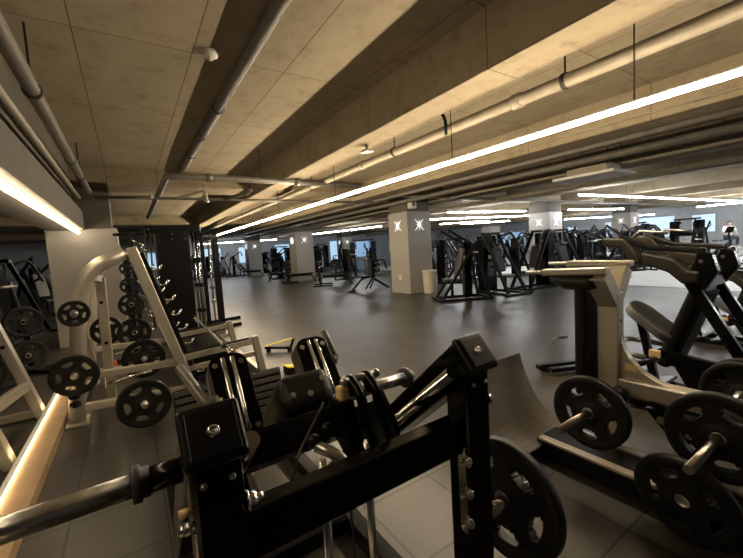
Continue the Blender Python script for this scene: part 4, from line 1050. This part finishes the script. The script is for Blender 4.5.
# ================================================================== PERSON on the far right
def person(loc, rz):
    p = thing('person', 'person in a white shirt and dark trousers sitting on a machine seat, far right', 'person', (0, 0, 0))
    def skin(verts, edges, radii, name, m, parent):
        me = bpy.data.meshes.new(name); me.from_pydata(verts, edges, []); o = bpy.data.objects.new(name, me); COL.objects.link(o)
        o.parent = parent
        sk = o.modifiers.new('skin', 'SKIN'); sk.use_smooth_shade = True
        for i, r in enumerate(radii):
            me.skin_vertices[0].data[i].radius = r
        me.skin_vertices[0].data[0].use_root = True
        ss = o.modifiers.new('sub', 'SUBSURF'); ss.levels = 1; ss.render_levels = 2
        me.materials.append(M[m]); return o
    vs = [(0, 0, .55), (0, .02, .80), (0, .0, 1.02), (0, -.02, 1.12), (0, -.04, 1.20), (0, -.05, 1.30), (0, -.04, 1.37),
          (-.19, .0, 1.04), (-.25, -.05, .80), (-.20, -.28, .70), (-.19, -.35, .69),
          (.19, .0, 1.04), (.25, -.05, .80), (.20, -.28, .70), (.19, -.35, .69),
          (-.10, .0, .54), (-.14, -.42, .54), (-.14, -.40, .12), (-.14, -.52, .05),
          (.10, .0, .54), (.14, -.42, .54), (.14, -.40, .12), (.14, -.52, .05)]
    es = [(0, 1), (1, 2), (2, 3), (3, 4), (4, 5), (5, 6), (2, 7), (7, 8), (8, 9), (9, 10), (2, 11), (11, 12), (12, 13), (13, 14),
          (0, 15), (15, 16), (16, 17), (17, 18), (0, 19), (19, 20), (20, 21), (21, 22)]
    rd = [(.15, .11), (.13, .10), (.13, .09), (.05, .05), (.075, .08), (.085, .10), (.05, .06),
          (.06, .06), (.045, .045), (.035, .035), (.035, .025), (.06, .06), (.045, .045), (.035, .035), (.035, .025),
          (.09, .09), (.07, .07), (.04, .04), (.035, .03), (.09, .09), (.07, .07), (.04, .04), (.035, .03)]
    body = skin(vs, es, rd, 'body', 'skin', p)
    sv_ = [(0, 0, .56), (0, .02, .80), (0, .0, 1.02), (0, -.015, 1.10), (-.19, .0, 1.04), (-.25, -.05, .82), (.19, .0, 1.04), (.25, -.05, .82)]
    skin(sv_, [(0, 1), (1, 2), (2, 3), (2, 4), (4, 5), (2, 6), (6, 7)], [(.18, .14), (.16, .13), (.16, .12), (.07, .07), (.085, .085), (.075, .075), (.085, .085), (.075, .075)], 'shirt', 'shirt', p)
    tv = [(0, 0, .54), (-.10, .0, .54), (-.14, -.42, .54), (-.14, -.40, .16), (.10, .0, .54), (.14, -.42, .54), (.14, -.40, .16)]
    skin(tv, [(0, 1), (1, 2), (2, 3), (0, 4), (4, 5), (5, 6)], [(.16, .12), (.11, .11), (.09, .09), (.065, .065), (.11, .11), (.09, .09), (.065, .065)], 'trousers', 'trouser', p)
    MB().sph((0, -.02, 1.315), .105, (.95, 1.0, .95), 16).build('hair', 'hair', p)
    mb = MB()
    for s in (-1, 1): mb.box((s*.14-.05, -.66, .0), (s*.14+.05, -.38, .08), .025, 3)
    mb.build('shoes', 'white', p)
    p.location = loc; p.rotation_euler = (0, 0, rz); return p
person((25.6, 5.6, Z0+.42), math.radians(-50))
t = thing('high_seat', 'tall dark pedestal seat carrying the person in white', 'gym machine', (25.6, 5.6, Z0))
MB().lathe((25.6, 5.6, Z0), (0, 0, 1), [(.001, 0), (.32, 0), (.32, .03), (.06, .06), (.05, .75), (.001, .75)], 24).build('pedestal', 'black2', t)
MB().lathe((26.3, 6.2, Z0+.75), (0, 0, 1), [(.001, 0), (.20, 0), (.22, .03), (.20, .09), (.001, .10)], 24).build('seat_pad', 'greyvinyl', t)
